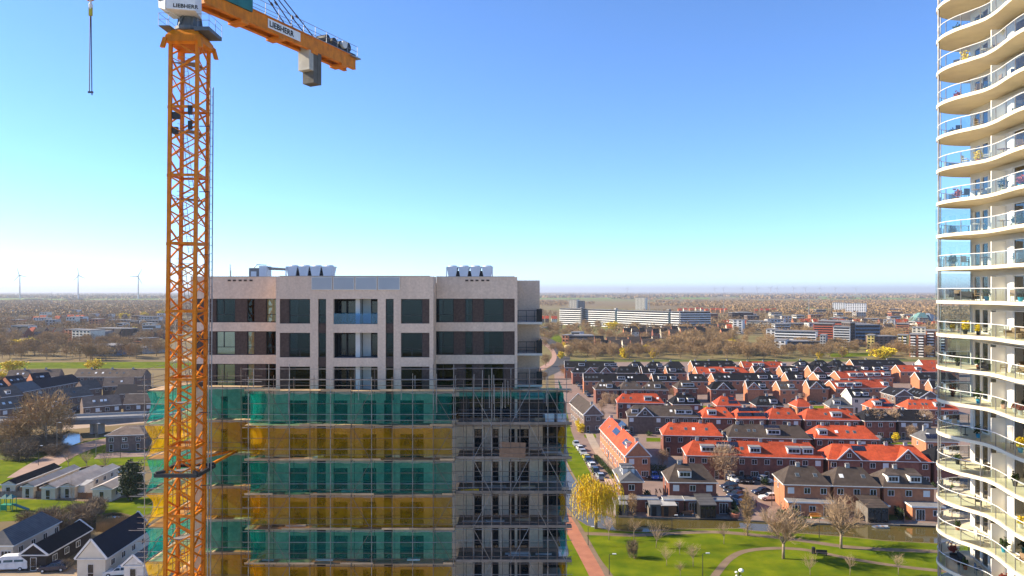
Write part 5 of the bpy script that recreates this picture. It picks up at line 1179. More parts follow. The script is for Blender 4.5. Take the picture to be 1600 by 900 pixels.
t = T('terracotta_planter', 'round terracotta planter at the canal corner beside the dark cars', 'planter', G(1148,810)); O('pot', MB().lathe([(.5,0),(.85,.4),(.95,1.0),(1.05,1.05),(.9,1.05)], 14).mesh('pot', M('terra',(.55,.2,.13))), t); O('leaves', hedge_t[0], t, (0,0,.8), scale=(.7,.7,.5))
t = T('moored_rowboat', 'small pale rowing boat moored below the boathouse', 'boat', G(1371,820) + Vector((0,-1.2,-.25)))
hull = MB(); secs = [(-1.7,.05,.25),(-1.1,.42,.05),(0,.55,0),(1.0,.48,.02),(1.6,.38,.1)]
for (x0,w0,z0),(x1,w1,z1) in zip(secs, secs[1:]):
    hull.face([(x0,-w0,.42),(x0,-w0*.6,z0),(x1,-w1*.6,z1),(x1,-w1,.42)]); hull.face([(x0,w0,.42),(x1,w1,.42),(x1,w1*.6,z1),(x0,w0*.6,z0)]); hull.face([(x0,-w0*.6,z0),(x0,w0*.6,z0),(x1,w1*.6,z1),(x1,-w1*.6,z1)])
O('hull', hull.mesh('hull', m_off), t)
for x in (-.6,.5): O('bench', MB().box((x-.12,-.48,.28),(x+.12,.48,.33)).mesh('bench', m_wood), t)
# garden fences: rows of boards down to the water
def fence(px0, py0, px1, py1, h, mat, label):
    a, b = G(px0,py0), G(px1,py1); L = (b-a).length; t = T('garden_fence', label, 'fence', a, math.atan2((b-a).y,(b-a).x)); n = max(2,int(L/.9))
    bm_ = MB().box((.02,-.02,.05),(L/n-.04,.02,h)).mesh('board', mat); pm_ = MB().box((-.05,-.05,0),(.05,.05,h+.1)).mesh('post', mat)
    for i in range(n): O('board', bm_, t, (L*i/n,0,0)); O('post', pm_, t, (L*i/n,0,0))
for q in ((1060,790,1062,807,1.6,m_wood,'brown fence beside the brown canal shed'),(1120,792,1150,812,1.5,m_plastic,'black fence behind the terracotta planter'),(1300,790,1300,816,1.6,m_gwood,'grey fence behind the second big bare tree'),(1410,790,1413,818,1.5,m_gwood,'grey fence ending at the canal past the boathouse'),(1226,786,1236,812,1.7,m_gwood,'weathered fence at the orange terrace end'),(1002,788,1014,806,1.6,m_gwood,'grey fence behind the narrow brown tree'),(1340,790,1342,814,1.6,m_wood,'brown fence left of the boathouse'),(930,772,962,803,1.4,m_gwood,'grey fence between willow and carport')): fence(*q)
for q in (((1243,812),(1300,815),(1298,818.2),(1243,816.4)),((1392,814),(1466,818),(1466,822.2),(1392,819.2)),((1060,803),(1150,807),(1150,811.5),(1060,809))):
    sheet('garden_deck', q, .10, m_gwood)
for q in (((1245,790),(1300,790),(1303,810),(1250,810)),((1346,788),(1385,786),(1404,812),(1390,813)),((1075,790),(1090,790),(1092,803),(1064,803)),((1408,787),(1424,786),(1446,812),(1415,812))):
    sheet('garden_lawn', q, .06, m_grassd)

# ------------------------------------------------------------------ cars
def car_meshes(paint, kind='car'):
    L_, W_ = (4.3, .86) if kind == 'car' else (5.6, 1.0)
    if kind == 'car':
        low = [(-2.15,.35),(-2.1,.72),(-1.55,.9),(-.75,.95),(1.2,.97),(2.05,.9),(2.15,.6),(2.12,.3)]; cab = [(-.85,.94),(-.2,1.42),(1.15,1.46),(1.95,.95)]
    else:
        low = [(-2.8,.4),(-2.75,1.0),(-2.2,1.25),(2.8,1.3),(2.85,.5),(2.8,.35)]; cab = [(-2.15,1.24),(-1.5,2.15),(-.9,2.35),(2.7,2.35),(2.82,1.3)]
    b = MB(); n = len(low)
    def ext(prof, w0, w1, zb):
        m_ = len(prof); lo = min(z for x,z in prof); hi = max(z for x,z in prof)
        wz = lambda z: w0 + (w1-w0)*((z-lo)/(hi-lo))
        Lf = [(x,-wz(z),z) for x,z in prof]; Rt = [(x,wz(z),z) for x,z in prof]
        b.face(Lf[::-1] if 0 else Lf); b.face(Rt[::-1])
        for i in range(m_):
            j = (i+1) % m_; b.face([Lf[j],Lf[i],Rt[i],Rt[j]])
    ext(low, W_*.97, W_*.95, 0); ext(cab, W_*.92, W_*.74, 0)
    body = b.mesh('body', paint); 
    g = MB(); s = .02; top = cab[1][1]
    def side(x0,x1,x2,x3,za,zb_,sg):
        w = lambda z: (W_*.92 + (W_*.74-W_*.92)*((z-cab[0][1])/(top-cab[0][1])))*sg + sg*s
        pts = [(x0,w(za),za),(x1,w(za),za),(x2,w(zb_),zb_),(x3,w(zb_),zb_)]; g.face(pts if sg < 0 else pts[::-1])
    if kind == 'car':
        for sg in (-1,1): side(-.62,.35,.3,-.18,1.0,1.36,sg); side(.43,1.6,1.15,.4,1.0,1.38,sg)
        g.face([(-.80-.04,-.7,.99),(-.80-.04,.7,.99),(-.24-.04,.6,1.40),(-.24-.04,-.6,1.40)][::-1]); g.face([(1.9+.05,-.7,1.0),(1.9+.05,.7,1.0),(1.2+.05,.6,1.43),(1.2+.05,-.6,1.43)])
    else:
        for sg in (-1,1): side(-2.0,-1.1,-1.1,-1.55,1.35,2.0,sg); side(-.8,.6,.6,-.8,1.45,2.0,sg); side(.8,2.2,2.2,.8,1.45,2.0,sg)
        g.face([(-2.12-.04,-.85,1.3),(-2.12-.04,.85,1.3),(-1.55-.04,.75,2.1),(-1.55-.04,-.75,2.1)][::-1])
    glass = g.mesh('window', m_glass)
    ht = MB().box((-L_/2-.03 if kind=='car' else -2.83,-W_*.85,.62),(-L_/2+.12,-W_*.5,.76)).mesh('headlight', m_lampw)
    return body, glass, ht, (1.33 if kind=='car' else 1.75), W_, L_
wheel_me = MB().tube((0,-.1,0),(0,.1,0),.32,12,0).tube((0,-.11,0),(0,.11,0),.18,8,1).mesh('wheel', [m_tyre, m_lampw])
CP = {'white':(.75,.75,.74),'black':(.012,.012,.014),'dark blue':(.015,.025,.06),'silver':(.38,.39,.40),'grey':(.12,.125,.13),'bright blue':(.02,.07,.35),'yellow':(.6,.5,.02),'red':(.45,.03,.02)}
CMs = {k: car_meshes(M('paint_'+k.replace(' ','_'), v, tuple(x*.9 for x in v), 1, .25, spec=.5, coat=.6)) for k, v in CP.items()}
def car(px, py, rz, col, label, group='parked cars on the estate', kind='car', name='parked_car', meshes=None, z=0.04):
    bd, gl, ht, wb, W_, L_ = meshes or CMs[col]; t = T(name, label, 'van' if kind == 'van' else 'car', G(px,py)+Vector((0,0,z)), rz, group)
    O('body', bd, t); O('window', gl, t); O('headlight', ht, t); O('headlight', ht, t, (0,W_*1.35,0))
    for x in (-wb,wb):
        for y in (-W_*.9,W_*.9): O('wheel', wheel_me, t, (x,y,.32))
st_ang = math.pi/2 + .07
for i, (px, py, c) in enumerate(((900.5,697,'silver'),(906,703.5,'white'),(911,710.5,'silver'),(916,718,'yellow'),(919.5,723,'dark blue'),(925,730.5,'white'),(931,740,'black'),(938,748,'silver'))):
    car(px, py, st_ang + (math.pi if i % 2 else 0), c, f'{c} car in the kerbside line left of the street, {ORD[i]} down from far end')
for i, (px, py, a, c, lab) in enumerate(((1145,752,1.9,'white','white car parked in front of the long red terrace, beside black ones'),(1158,753.5,1.6,'black','black car parked beside the white one before the long red terrace'),(1170,754,1.5,'black','black car second along before the long red terrace hedge'),(1195,753,1.9,'white','white car parked alone by the orange brick gable end'),(1190,772,.25,'dark blue','dark blue car side-on behind the white one at the gable'),(1202,781,0.1,'white','white car side-on nearest the canal parking edge'),(1139,763,.5,'dark blue','dark car first of the row shaded by the brown canal house'),(1145,770,.5,'black','black car second of the shaded row by the brown canal house'),(1150,777,.5,'dark blue','dark car third of the shaded row by the brown canal house'),(1153,784,.5,'black','black car fourth of the shaded row by the brown canal house'),(1155,792,.5,'dark blue','dark car last of the shaded row towards the canal'),(1012,747,1.6,'black','black car between the two canal houses below the tall hedge'),(1023,747.5,1.5,'bright blue','bright blue car between the two canal houses'),(1034,748,1.6,'grey','grey car between the two canal houses nearest the brown roof'),(993,674,.1,'white','white car on the street before the brown cross-gabled terrace'),(1014,675,.1,'red','dark red car on the street before the brown cross-gabled terrace'),(973,672,1.2,'dark blue','dark car behind the solar-panelled red terrace'),(980,680,1.2,'silver','silver car behind the solar-panelled red terrace'),(1383,692,.1,'black','black car on the street by the golden bushes'),(1365,684,.2,'dark blue','dark car half hidden behind street trees'),(1268,632,.2,'black','black car in front of the small red pyramid roof'))):
    car(px, py, a, c, lab)
for i in range(7):
    car(898+i*3.6, 597+i*3.8, st_ang-.05, ('dark blue','black','grey')[i%3], f'dark car in the far street line behind the brown terrace, {ORD[i]} from its far end')
vm_ = car_meshes(M('van_white',(.78,.78,.77)), 'van')
car(18, 890, math.pi*0+.12, 'white', 'white camper van with roof box parked on the sandy yard', None, 'van', 'camper_van', vm_)
for i, (px, py, c, lab) in enumerate(((95,648,'white','white car beyond the viaduct by brown houses'),(108,646,'silver','silver car beyond the viaduct by brown houses'),(122,644,'dark blue','dark blue car beyond the viaduct by brown houses'),(84,892,'dark blue','dark car behind garden bushes in front of the black chalet'),(186,899,'white','white car roof at the lower edge beside the mast'))):
    car(px, py, .2, c, lab, 'parked cars on the left side')

# ------------------------------------------------------------------ lamp posts, bin, bench
def lamp(px, py, h, label, arm=.6, group='lamp posts'):
    t = T('street_lamp', label, 'lamp', G(px,py), 0, group); O('pole', MB().tube((0,0,0),(0,0,h),.07,6,r2=.045).tube((0,0,h),(arm,0,h+.1),.035,5).mesh('pole', m_dark if h < 6 else m_steel), t)
    O('lamp_head', MB().box((arm-.1,-.12,h+.04),(arm+.5,.12,h+.16)).mesh('lamp_head', m_lampw), t)
for q in ((919,852,3.2,'park lamp post near the willow end of the path'),(952,898,3.2,'park lamp post beside the red brick path'),(1050,829,2.8,'park lamp post at the water middle'),(1098,901,3.6,'park lamp post on the lawn beside the saplings'),(1280,840,3.4,'park lamp post between the two big bare trees'),(950,686,5,'street lamp at the grass corner of the estate'),(950,725,5,'street lamp on the pavement by the front gardens'),(1206,790,5,'bent lamp post at the orange gable'),(89,712,9,'tall lamp post on the grass bank by the lane'),(150,714,9,'tall lamp post before the brown brick building'),(153,690,9,'tall lamp post beside the viaduct pier'),(188,716,5,'short lamp post in front of the brown brick building'),(60,727,5,'short lamp post on the grass by the pond lane')): lamp(*q)
t = T('litter_bin', 'black litter bin by the lawn path', 'bin', G(1271,865)); O('barrel', MB().lathe([(.3,0),(.32,1.0),(.34,1.02),(.2,1.15)], 10).mesh('barrel', m_plastic), t)
t = T('park_bench', 'dark park bench under the big bare tree shadow', 'bench', G(1284,868), -.2)
O('seat', MB().box((-.9,-.22,.42),(.9,.22,.48)).mesh('seat', m_dark), t); O('backrest', MB().box((-.9,.2,.5),(.9,.25,.9)).mesh('backrest', m_dark), t)
for x in (-.75,.75): O('leg', MB().box((x-.04,-.2,0),(x+.04,.2,.42)).mesh('leg', m_dark), t)

# ------------------------------------------------------------------ left side: viaduct, chalets, older houses
va = [Vector((-190,222,0)), Vector((-152,226,0)), Vector((-118,236,0)), Vector((-60,262,0))]
t = T('viaduct', 'grey concrete viaduct with railings crossing above the pond', 'bridge', (-130,232,0)); VO = Vector((130,-232,0))
dk = MB(); 
for a, b in zip(va, va[1:]):
    n = Vector((-(b-a).y,(b-a).x,0)).normalized()*4.2
    dk.hexa([a-n+Vector((0,0,3.6)), b-n+Vector((0,0,3.6)), b+n+Vector((0,0,3.6)), a+n+Vector((0,0,3.6)), a-n+Vector((0,0,5.0)), b-n+Vector((0,0,5.0)), b+n+Vector((0,0,5.0)), a+n+Vector((0,0,5.0))])
O('deck', dk.mesh('deck', m_dconc), t, VO)
for s in (-1,1):
    pb = MB()
    for a, b in zip(va, va[1:]):
        n = Vector((-(b-a).y,(b-a).x,0)).normalized()*4.2*s
        pb.bar(a+n+Vector((0,0,5.35)), b+n+Vector((0,0,5.35)), .25, .7)
    O('parapet', pb.mesh('parapet', m_conc), t, VO)
    rl = MB(); a, b = va[0], va[1]; n = Vector((-(b-a).y,(b-a).x,0)).normalized()*4.35*s; rl.bar(a+n+Vector((0,0,5.2)), b+n*1.0+Vector((-10,0,5.2)), .1, 1.0)
    O('railing_panel', rl.mesh('railing_panel', m_teal), t, VO)
for p in (Vector((-131,231.5,0)), Vector((-100,244,0)), Vector((-163,225,0))):
    for q in (-1.2,1.2): O('pier', MB().box((p.x-.7+q,p.y-1.2,0),(p.x+.3+q,p.y+1.2,3.6)).mesh('pier', m_conc), t, VO)
LH = [ # older brown houses behind the viaduct
 dict(pl=(8,591),pr=(92,588.5),rc='w',ends='gg',w=m_bbrick,skl=(-.2,-.3,.5,.7,.75),chim=(.3,.7),label='long brown terrace below the grass dyke, nearest picture edge'),
 dict(pl=(113,589),pr=(222,589),rc='w',ends='gg',w=m_bbrick,skl=(.1,.2,-.3,-.4,.5,.6,.7),chim=(.2,.5,.8),label='long brown terrace below the grass dyke beside the yellow willow'),
 dict(pl=(18,601),pr=(44,598),rc='n',ends='gg',w=m_obrick,skl=(-.2,.4,-.6,.8),label='short navy roofed house with a row of roof lights'),
 dict(pl=(52,596),pr=(82,593.5),rc='n',ends='gg',w=m_obrick,skl=(.3,-.5,-.6),label='navy roofed house with orange gable below the long terrace'),
 dict(pl=(66,607),pr=(128,596),rc='n',ends='gg',w=m_bbrick,label='large plain navy roof running towards the mast'),
 dict(pl=(0,608),pr=(16,606),rc='n',ends='gg',w=m_obrick,skl=(-.5,),label='navy roofed house cut by the picture edge'),
 dict(pl=(2,621),pr=(36,617),rc='w',ends='gg',w=m_bbrick,dor=((.4,1.6),),label='brown house with white dormer above the bare copse'),
 dict(pl=(36,613),pr=(66,607),rc='g',ends='gg',w=m_bbrick,label='grey roofed house in front of the plain navy roof'),
 dict(pl=(72,631),pr=(108,622),rc='w',ends='gg',w=m_bbrick,chim=(.3,),label='brown gabled house behind the tall bare copse'),
 dict(pl=(104,622),pr=(146,617),rc='w',ends='gg',w=m_bbrick,skl=(.4,),label='brown roofed house with glass lean-to beyond the viaduct'),
 dict(pl=(132,609),pr=(160,606),rc='w',ends='gg',w=m_bbrick,label='brown roofed house second behind the viaduct'),
 dict(pl=(160,604),pr=(208,602),rc='w',ends='gg',w=m_bbrick,skl=(.3,-.6),label='brown terrace among small golden trees'),
 dict(pl=(130,637),pr=(190,632),rc='w',ends='gg',w=m_bbrick,skl=(-.3,-.5,-.6),label='brown low roofed house just behind the viaduct pier'),
 dict(pl=(192,632),pr=(240,630),rc='w',ends='gg',w=m_bbrick,label='brown house behind the viaduct next to the scaffold'),
 dict(pl=(0,640),pr=(34,636),rc='w',ends='gg',w=m_bbrick,skl=(-.3,-.6),label='brown roofed house behind the copse at picture edge'),
 dict(pl=(178,616),pr=(226,615),rc='n',ends='gg',w=m_bbrick,label='dark roofed house behind the stair scaffold'),
]
for kw in LH:
    w_ = kw.pop('w'); house(wall=w_, group='older houses beyond the viaduct', rise=3.2, gtrim=False, **kw)
house(pl=(163,681),pr=(226,679),rc='w',ends='hh',wall=m_bbrick,d=14,e=4.6,rise=1.6,label='low brown brick building with wide roof beside the lane',name='brick_building')
t = None
# chalets by the playground, then the houses at the lower edge
CH = [dict(pl=(0,757),pr=(26,757),rc='d',d=16,e=2.7,rise=1.0,label='dark roofed white chalet at the picture edge above the sand track'),
      dict(pl=(32,760),pr=(54,760),rc='p',d=17,e=2.6,rise=.8,label='long pale chalet with grey roof, second from the picture edge'),
      dict(pl=(62,762),pr=(88,762),rc='p',d=18,e=2.6,rise=.8,label='long pale chalet with grey roof behind the bare pole tree'),
      dict(pl=(92,760),pr=(118,760),rc='p',d=18,e=2.6,rise=.8,label='long pale chalet with grey roof beside the dark parked vehicles'),
      dict(pl=(142,764),pr=(176,764),rc='p',d=14,e=2.7,rise=.9,label='pale chalet with white porch next to the evergreen tree')]
for kw in CH: house(ends='gg',axis='y',wall=m_beige,name='chalet',group='chalets by the playground',gtrim=False,**kw)
shed(79,104,776,2.3,3.0,m_gwood,m_conc,'pale green-grey garage shed among the chalets',.1)
shed(105,132,776,2.4,3.4,m_off,m_conc,'small pale shed next to the bare pole tree',.3)
shed(30,62,776,2.1,3.0,m_wood,m_brown,'low brown open shed with flat roof below the chalets',.1)
fence(0,777,78,777,1.3,m_gwood,'grey board fence along the sand track under the chalets')
fence(122,779,176,780,1.3,m_wood,'brown board fence in front of the porch chalet')
house(pl=(-32,853),pr=(21,853),rc='g',ends='hh',axis='y',d=13,e=3.0,rise=2.2,wall=m_beige,name='barn',label='pale barn with grey tiled hipped roof above the camper van')
house(pl=(30,867),pr=(75,867),rc='d',ends='gg',axis='y',d=12.5,e=2.6,rise=1.7,wall=M('black_board',(.03,.024,.022)),name='chalet',label='black timber chalet with white eaves next to the pale barn')
house(pl=(117,873),pr=(167,873),rc='n',ends='gg',axis='y',d=14.5,e=3.0,rise=3.0,wall=m_cream,name='farm_house',label='white rendered house with steep navy roof next to the mast')
house(pl=(190,884),pr=(226,884),rc='g',ends='gg',axis='y',d=9,e=2.6,rise=1.6,wall=m_off,name='garden_house',label='small grey roofed house under the scaffold net')
t = T('playground_set', 'green playground climbing frame with slide on the lawn', 'playground', G(10,799)); m_pg = M('play_green',(.02,.30,.16))
for x in (-1.2,0,1.2):
    for y in (0,1.2): O('post', MB().tube((x,y,0),(x,y,2.6),.07,6).mesh('post', m_pg), t)
O('deck', MB().box((-1.3,-.1,1.2),(1.3,1.3,1.3)).mesh('deck', m_pg), t)
for x in (-1.2,0): O('roof', MB().hexa([(x-.1,-.2,2.6),(x+1.3,-.2,2.6),(x+1.3,1.4,2.6),(x-.1,1.4,2.6),(x+.5,.5,3.3),(x+.7,.5,3.3),(x+.7,.7,3.3),(x+.5,.7,3.3)]).mesh('roof', m_teal), t)
O('slide', MB().hexa([(1.3,.2,1.1),(4.2,.2,.1),(4.2,.9,.1),(1.3,.9,1.1),(1.3,.2,1.35),(4.2,.2,.3),(4.2,.9,.3),(1.3,.9,1.35)]).mesh('slide', m_teal), t)
O('net_wall', MB().box((-1.2,-.06,.2),(0,-.02,1.2)).mesh('net_wall', m_pg), t)
tree(ever_t, 205, 782, 8.2, 9.4, 'dense dark evergreen tree beside the scaffold net', None, 'evergreen_tree', 1.0)
for i, (px, py, h, w_, lab) in enumerate(((72,700,16,1.1,'tall bare tree towering over the copse by the pond'),(40,697,11,1.1,'bare tree inside the copse'),(18,702,9,1.1,'bare tree of the copse at the picture edge'),(95,690,10,.9,'bare tree leaning over the pond bank'))): tree(mid_t[i], px, py, h, 10.3, lab, 'copse by the pond', wide=w_)
for i in range(16): bush(bush_t[i%2], random.uniform(-10,98), random.uniform(694,722), random.uniform(2,4), random.uniform(2.5,5), 'tangled brown bush in the copse by the pond', 'undergrowth of the copse')
for i, (px, py) in enumerate(((107,735),(136,737),(166,736))): tree(sm_t[i], px, py, 5.5, 5.6, f'small bare tree on the pond lawn, {ORD[i]} towards the mast', 'small trees on the pond lawn')
tree(sm_t[2], 113, 793, 7.0, 5.6, 'leafless pole-like tree alone in front of the chalet sheds', wide=.35)
for i, (px, py, r, h) in enumerate(((80,830,2.6,5),(94,836,2.4,4.5),(70,822,2.2,3.5),(118,815,2.4,4),(132,822,2.8,4.6),(146,812,2.6,4.4),(150,800,2.0,3.2),(40,818,1.8,2.6),(100,890,1.2,1.8),(130,893,1.2,1.6),(60,889,1.2,1.6),(160,893,1.0,1.5))):
    bush(bush_t[i%2], px, py, r, h, 'bare grey-brown bush between lawn and lower houses', 'bare bushes around the small pond')
rn = np.random.RandomState(8); n = 2600; Pp = []
for i in range(n):
    g_ = G(rn.uniform(150,222), rn.uniform(819,832)); Pp.append((g_.x, g_.y, rn.uniform(.2,1.2)))
V, Q = cards(np.array(Pp), .05, rn); V = V*np.array([1,1,1.0]); ro = O('reed_bed', npmesh('reed_bed', np.concatenate([np.stack([np.array(Pp)+np.array([dx,dy,dz])*1.0 for dx,dy,dz in ((-.03,0,-.5),(.03,0,-.5),(.05,.12,.5),(-.05,.1,.45))],axis=1).reshape(-1,3)]), np.arange(4*n).reshape(-1,4), m_reed), kind='stuff'); ro['label'] = 'orange-brown reed bed along the small pond'
for i, (px, py, h, w_) in enumerate(((20,579,5.5,1.7),(148,577,5.5,1.5),(45,547,9,1.2),(210,528,10,.9),(193,500,11,1.2),(225,497,10,1.1),(84,600,3.2,.9),(162,596,4,1.1),(209,600,3.4,.8),(3,596,5,1.2),(252,496,12,1),(22,545,7,1))):
    tree(gold_t[i%2], px, py, h, 5.8, 'round yellow-leaved tree on the far side of the viaduct', 'golden willows on the left', 'golden_tree', w_)

# ------------------------------------------------------------------ buildings of the far town
def far_block(px0, px1, pt, pb, dd, wall, floors, style, label, name='apartment_building', roof=None, yaw=0, trim=None, win=None):
    pl_, pr_ = pb if isinstance(pb, tuple) else (pb, pb)
    a, b = G(px0,pl_), G(px1,pr_); L = (b-a).length; H = (pl_-pt)*a.y/F; t = T(name, label, 'building', a, yaw or math.atan2((b-a).y,(b-a).x))
    O('wall', MB().box((0,0,0),(L,dd,H)).mesh('wall', wall), t)
    O('roof', MB().box((-.2,-.2,H),(L+.2,dd+.2,H+.5)).mesh('roof', roof or m_dconc), t)
    fh = H/floors; w_ = MB(); tr_ = MB(); win = win or m_glass
    for k in range(floors):
        z = fh*k
        if style == 'band': w_.box((.5,-.12,z+fh*.35),(L-.5,-.02,z+fh*.85)); w_.box((-.12,.5,z+fh*.35),(-.02,dd-.5,z+fh*.85))
        elif style == 'balc2':
            n = max(2,int(L/9))
            for i in range(n):
                w_.box((L*(i+.1)/n,-.1,z+fh*.3),(L*(i+.85)/n,-.02,z+fh*.85)); tr_.box((L*(i+.15)/n,-1.4,z),(L*(i+.75)/n,-.11,z+fh*.35))
            w_.box((-.1,2,z+fh*.35),(-.02,dd-2,z+fh*.8))
        elif style == 'balcony':
            w_.box((.3,-.08,z+fh*.30),(L-.3,-.02,z+fh*.95)); tr_.box((0,-1.3,z),(L,-.09,z+fh*.38)); w_.box((-.1,1,z+fh*.35),(-.02,dd-1,z+fh*.8))
        else:
            n = max(2,int(L/3.4))
            for i in range(n): w_.box((L*(i+.25)/n,-.12,z+fh*.3),(L*(i+.75)/n,-.02,z+fh*.8))
            for i in range(max(1,int(dd/4))): w_.box((-.12,4*i+1.2,z+fh*.3),(-.02,4*i+3,z+fh*.8))
    o = O('windows', w_.mesh('windows', win), t); o['kind'] = 'stuff'
    if tr_.v: o = O('balconies', tr_.mesh('balconies', trim or m_white), t); o['kind'] = 'stuff'
    return t
m_tealg = M('green_glass',(.22,.34,.36),(.15,.24,.26),.05,.3); m_bluew = M('blue_shade',(.16,.22,.30)); m_rbig = M('red_facade',(.55,.14,.07),(.48,.11,.06)); m_yfac = M('yellow_facade',(.66,.52,.16))
SLAB = [(875,908,482,(507,508.5),m_tealg),(911.5,962,483.2,(508.6,511.2),m_tealg),(965,1045,485,(511.4,515.5),m_tealg),(1049,1062,487,(515.6,516.3),m_off),(1062.5,1110,487.5,(516.3,516),m_bluew)]  # last section's blue wall has its shade put into the colour
for i, (a, b, pt, pb, mm) in enumerate(SLAB):
    far_block(a, b, pt, pb, 12, mm, 8, 'balcony', f'long pale gallery apartment slab in the far town, {ORD[i]} section from the scaffold')
for i, px in enumerate((908.3,962.3,1045.3)): far_block(px, px+3.2, 481+i*1.4, 509, 14, m_dconc if i != 1 else m_off, 8, 'grid', f'{ORD[i]} grey stair tower between sections of the long apartment slab', 'stair_tower')
FB = [(889,901,468.5,486,20,m_cream,13,'grid','cream high-rise left half behind the long apartment slab'),(901.5,914,470.5,486,20,m_dconc,12,'grid','grey high-rise half beside the cream one behind the long slab'),
 (992.5,1008,465,484,20,m_cream,14,'grid','single cream high-rise behind the middle of the long slab'),(1301,1320,473,489,16,m_white,8,'grid','white apartment block in the woods, smaller of the pair'),(1321,1353,474,494,16,m_white,8,'grid','white apartment block in the woods, larger of the pair'),
 (1271,1301.5,506,535,18,m_rbig,8,'band','orange-red office block with window bands'),(1302,1328,511,541,16,m_off,8,'band','white gridded office front beside the orange-red block'),(1278,1327,502,522,30,m_rbig,5,'band','orange-red upper block behind the white gridded front'),(1328.5,1336,505,541,16,m_dbrick,8,'grid','dark brick end of the orange-red office block'),
 (1210,1275,517,538,14,m_white,5,'band','long white curved building in the far town'),(1210,1227,532,547,18,m_white,3,'grid','white cube building in front of the long white one'),(1227.5,1281,534,546,16,m_dconc,3,'band','low grey building in front of the long white one'),(1197,1212,515,535,14,m_off,5,'grid','pale block at the end of the long white building'),(1281,1290,524,544,14,m_conc,5,'grid','grey block joined to the low grey building'),
 (1355,1366,524,546,14,m_yfac,5,'grid','yellow brick wing with tall windows'),(1366.5,1402,526,546,14,m_bbrick,5,'grid','brown brick middle between two yellow wings'),(1402.5,1418,524,546,14,m_yfac,5,'balc2','yellow brick wing with white balconies'),
 (1421,1446,523,557,16,m_obrick,8,'balc2','orange brick apartments with white balconies beside the tower, front block'),(1446.5,1480,517,557,16,m_obrick,9,'balc2','orange brick apartments with white balconies, block touching the tower'),(1425,1446,512,530,16,m_cream,5,'grid','cream block behind the orange balconied apartments'),
 (1389,1404,483,491,25,m_obrick,4,'band','orange-brown block in the woods near the green pyramid roof'),(1404.5,1417,483.5,491,25,m_dbrick,4,'band','dark half of the block in the woods near the green pyramid'),
 (1166,1202,502,515,20,m_cream,5,'band','cream flat block right of the dark one'),(1200,1224,499,511,20,m_white,4,'band','white flat block beyond the cream one'),(1222,1266,506,519,20,m_dconc,4,'band','grey flat block before the orange-red offices'),(1336,1375,508,541,20,m_bluew,6,'band','dark blue glass block beside the orange-red offices'),
 (1144,1177,489,503,20,m_dbrick,5,'band','dark brick block at the end of the tree belt'),(1145,1160,500,521,14,m_off,6,'grid','white-and-brick block below the dark brick one'),(1236,1265,519,527,14,m_obrick,3,'grid','low orange brick block behind the long white building'),
 (1400,1420,506,521,20,m_obrick,5,'band','orange brick block with flat roof mid town'),(1380,1398,500,512,18,m_off,4,'grid','white block with roof gables mid town'),(1350,1372,498,509,20,m_conc,4,'band','grey mid-town block behind the blue glass one'),(1296,1316,497,508,20,m_obrick,4,'grid','orange mid-town block behind the red offices'),
 (878,888,524,540,12,m_obrick,3,'grid','orange end of the industrial hall by the curved road'),(888.5,928,525,540,20,m_dconc,3,'band','grey-white industrial hall by the curved road'),(892,906,519,528,12,m_aclight,2,'band','blue-white rooftop hall unit by the curved road'),(843,849,512,521,15,m_yfac,3,'grid','yellow house at the edge of the unfinished block'),
 (101,112,515,533,14,m_obrick,5,'grid','orange end of the five-storey flats on the left'),(112.5,141,516,541,14,m_cream,6,'grid','cream five-storey flats with dark balconies on the left'),(141.5,160,519,540,16,m_dconc,5,'grid','grey glass block beside the cream flats'),(150,190,513,528,14,m_cream,5,'balcony','cream gallery flats behind the grey glass block'),(190.5,204,514,530,14,m_dbrick,5,'grid','dark brick end of the cream gallery flats'),
 (134,183,541,556,25,m_bluew,2,'band','low blue-grey hall in front of the cream flats'),(185,222,543,552,25,m_conc,2,'band','low pale hall beside the stair scaffold'),(196,222,529,537,18,m_obrick,2,'band','low orange school block on the left'),(20,70,505,511,25,m_aclight,2,'band','low white-blue sheds far left'),(60,78,504,511,18,m_off,2,'band','pale low shed far left by the trees'),(170,202,500,508,16,m_bluew,3,'grid','dark blue roofed row in the left town'),(212,228,501,508,16,m_white,3,'grid','white house row near the mast in the left town'),(4,16,513,519,14,m_rbig,2,'grid','small red block at the left picture edge'),(228,252,501,512,14,m_dconc,3,'grid','grey block right behind the mast in the left town')]
for (a,b,pt,pb,dd,mm,fl,stl,lab) in FB:
    sh = mm in (m_dbrick, m_bluew, m_dconc, m_bbrick); D_ = 45*F/(pb-455); wd = (b-a)*D_/F
    far_block(a,b,pt,pb if sh else (pb, 455+45*F/(D_-wd*.45)),dd,mm,fl,stl,lab)
sb = random.Random(91)
for (n_, x0, x1, y0, y1) in ((30,1140,1470,494,522),(24,0,255,490,528),(8,850,1135,497,503)):
    for i in range(n_):
        px, py = sb.uniform(x0,x1), sb.uniform(y0,y1); k_ = (py-455)/45
        far_block(px, px+sb.uniform(7,19)*k_, py-sb.uniform(7.5,12)*k_, py, sb.uniform(9,16), sb.choice((m_white,m_off,m_off,m_cream,m_obrick,m_bbrick,m_conc,m_aclight)), sb.choice((3,3,4)), sb.choice(('grid','band')), 'small flat-roofed building among the trees of the far town')['group'] = 'small flat-roofed buildings of the far town'
t = T('pyramid_hall', 'teal-green pyramid roofed hall near the tower in the far town', 'building', G(1425,506)); D = t.location.y; L = 46*D/F; H = 17*D/F
O('roof', MB().hexa([(0,0,0),(L*.72,0,0),(L*.72,30,0),(0,30,0),(L*.45,12,H),(L*.6,12,H),(L*.6,18,H),(L*.45,18,H)]).mesh('roof', M('teal_copper',(.16,.30,.27))), t)
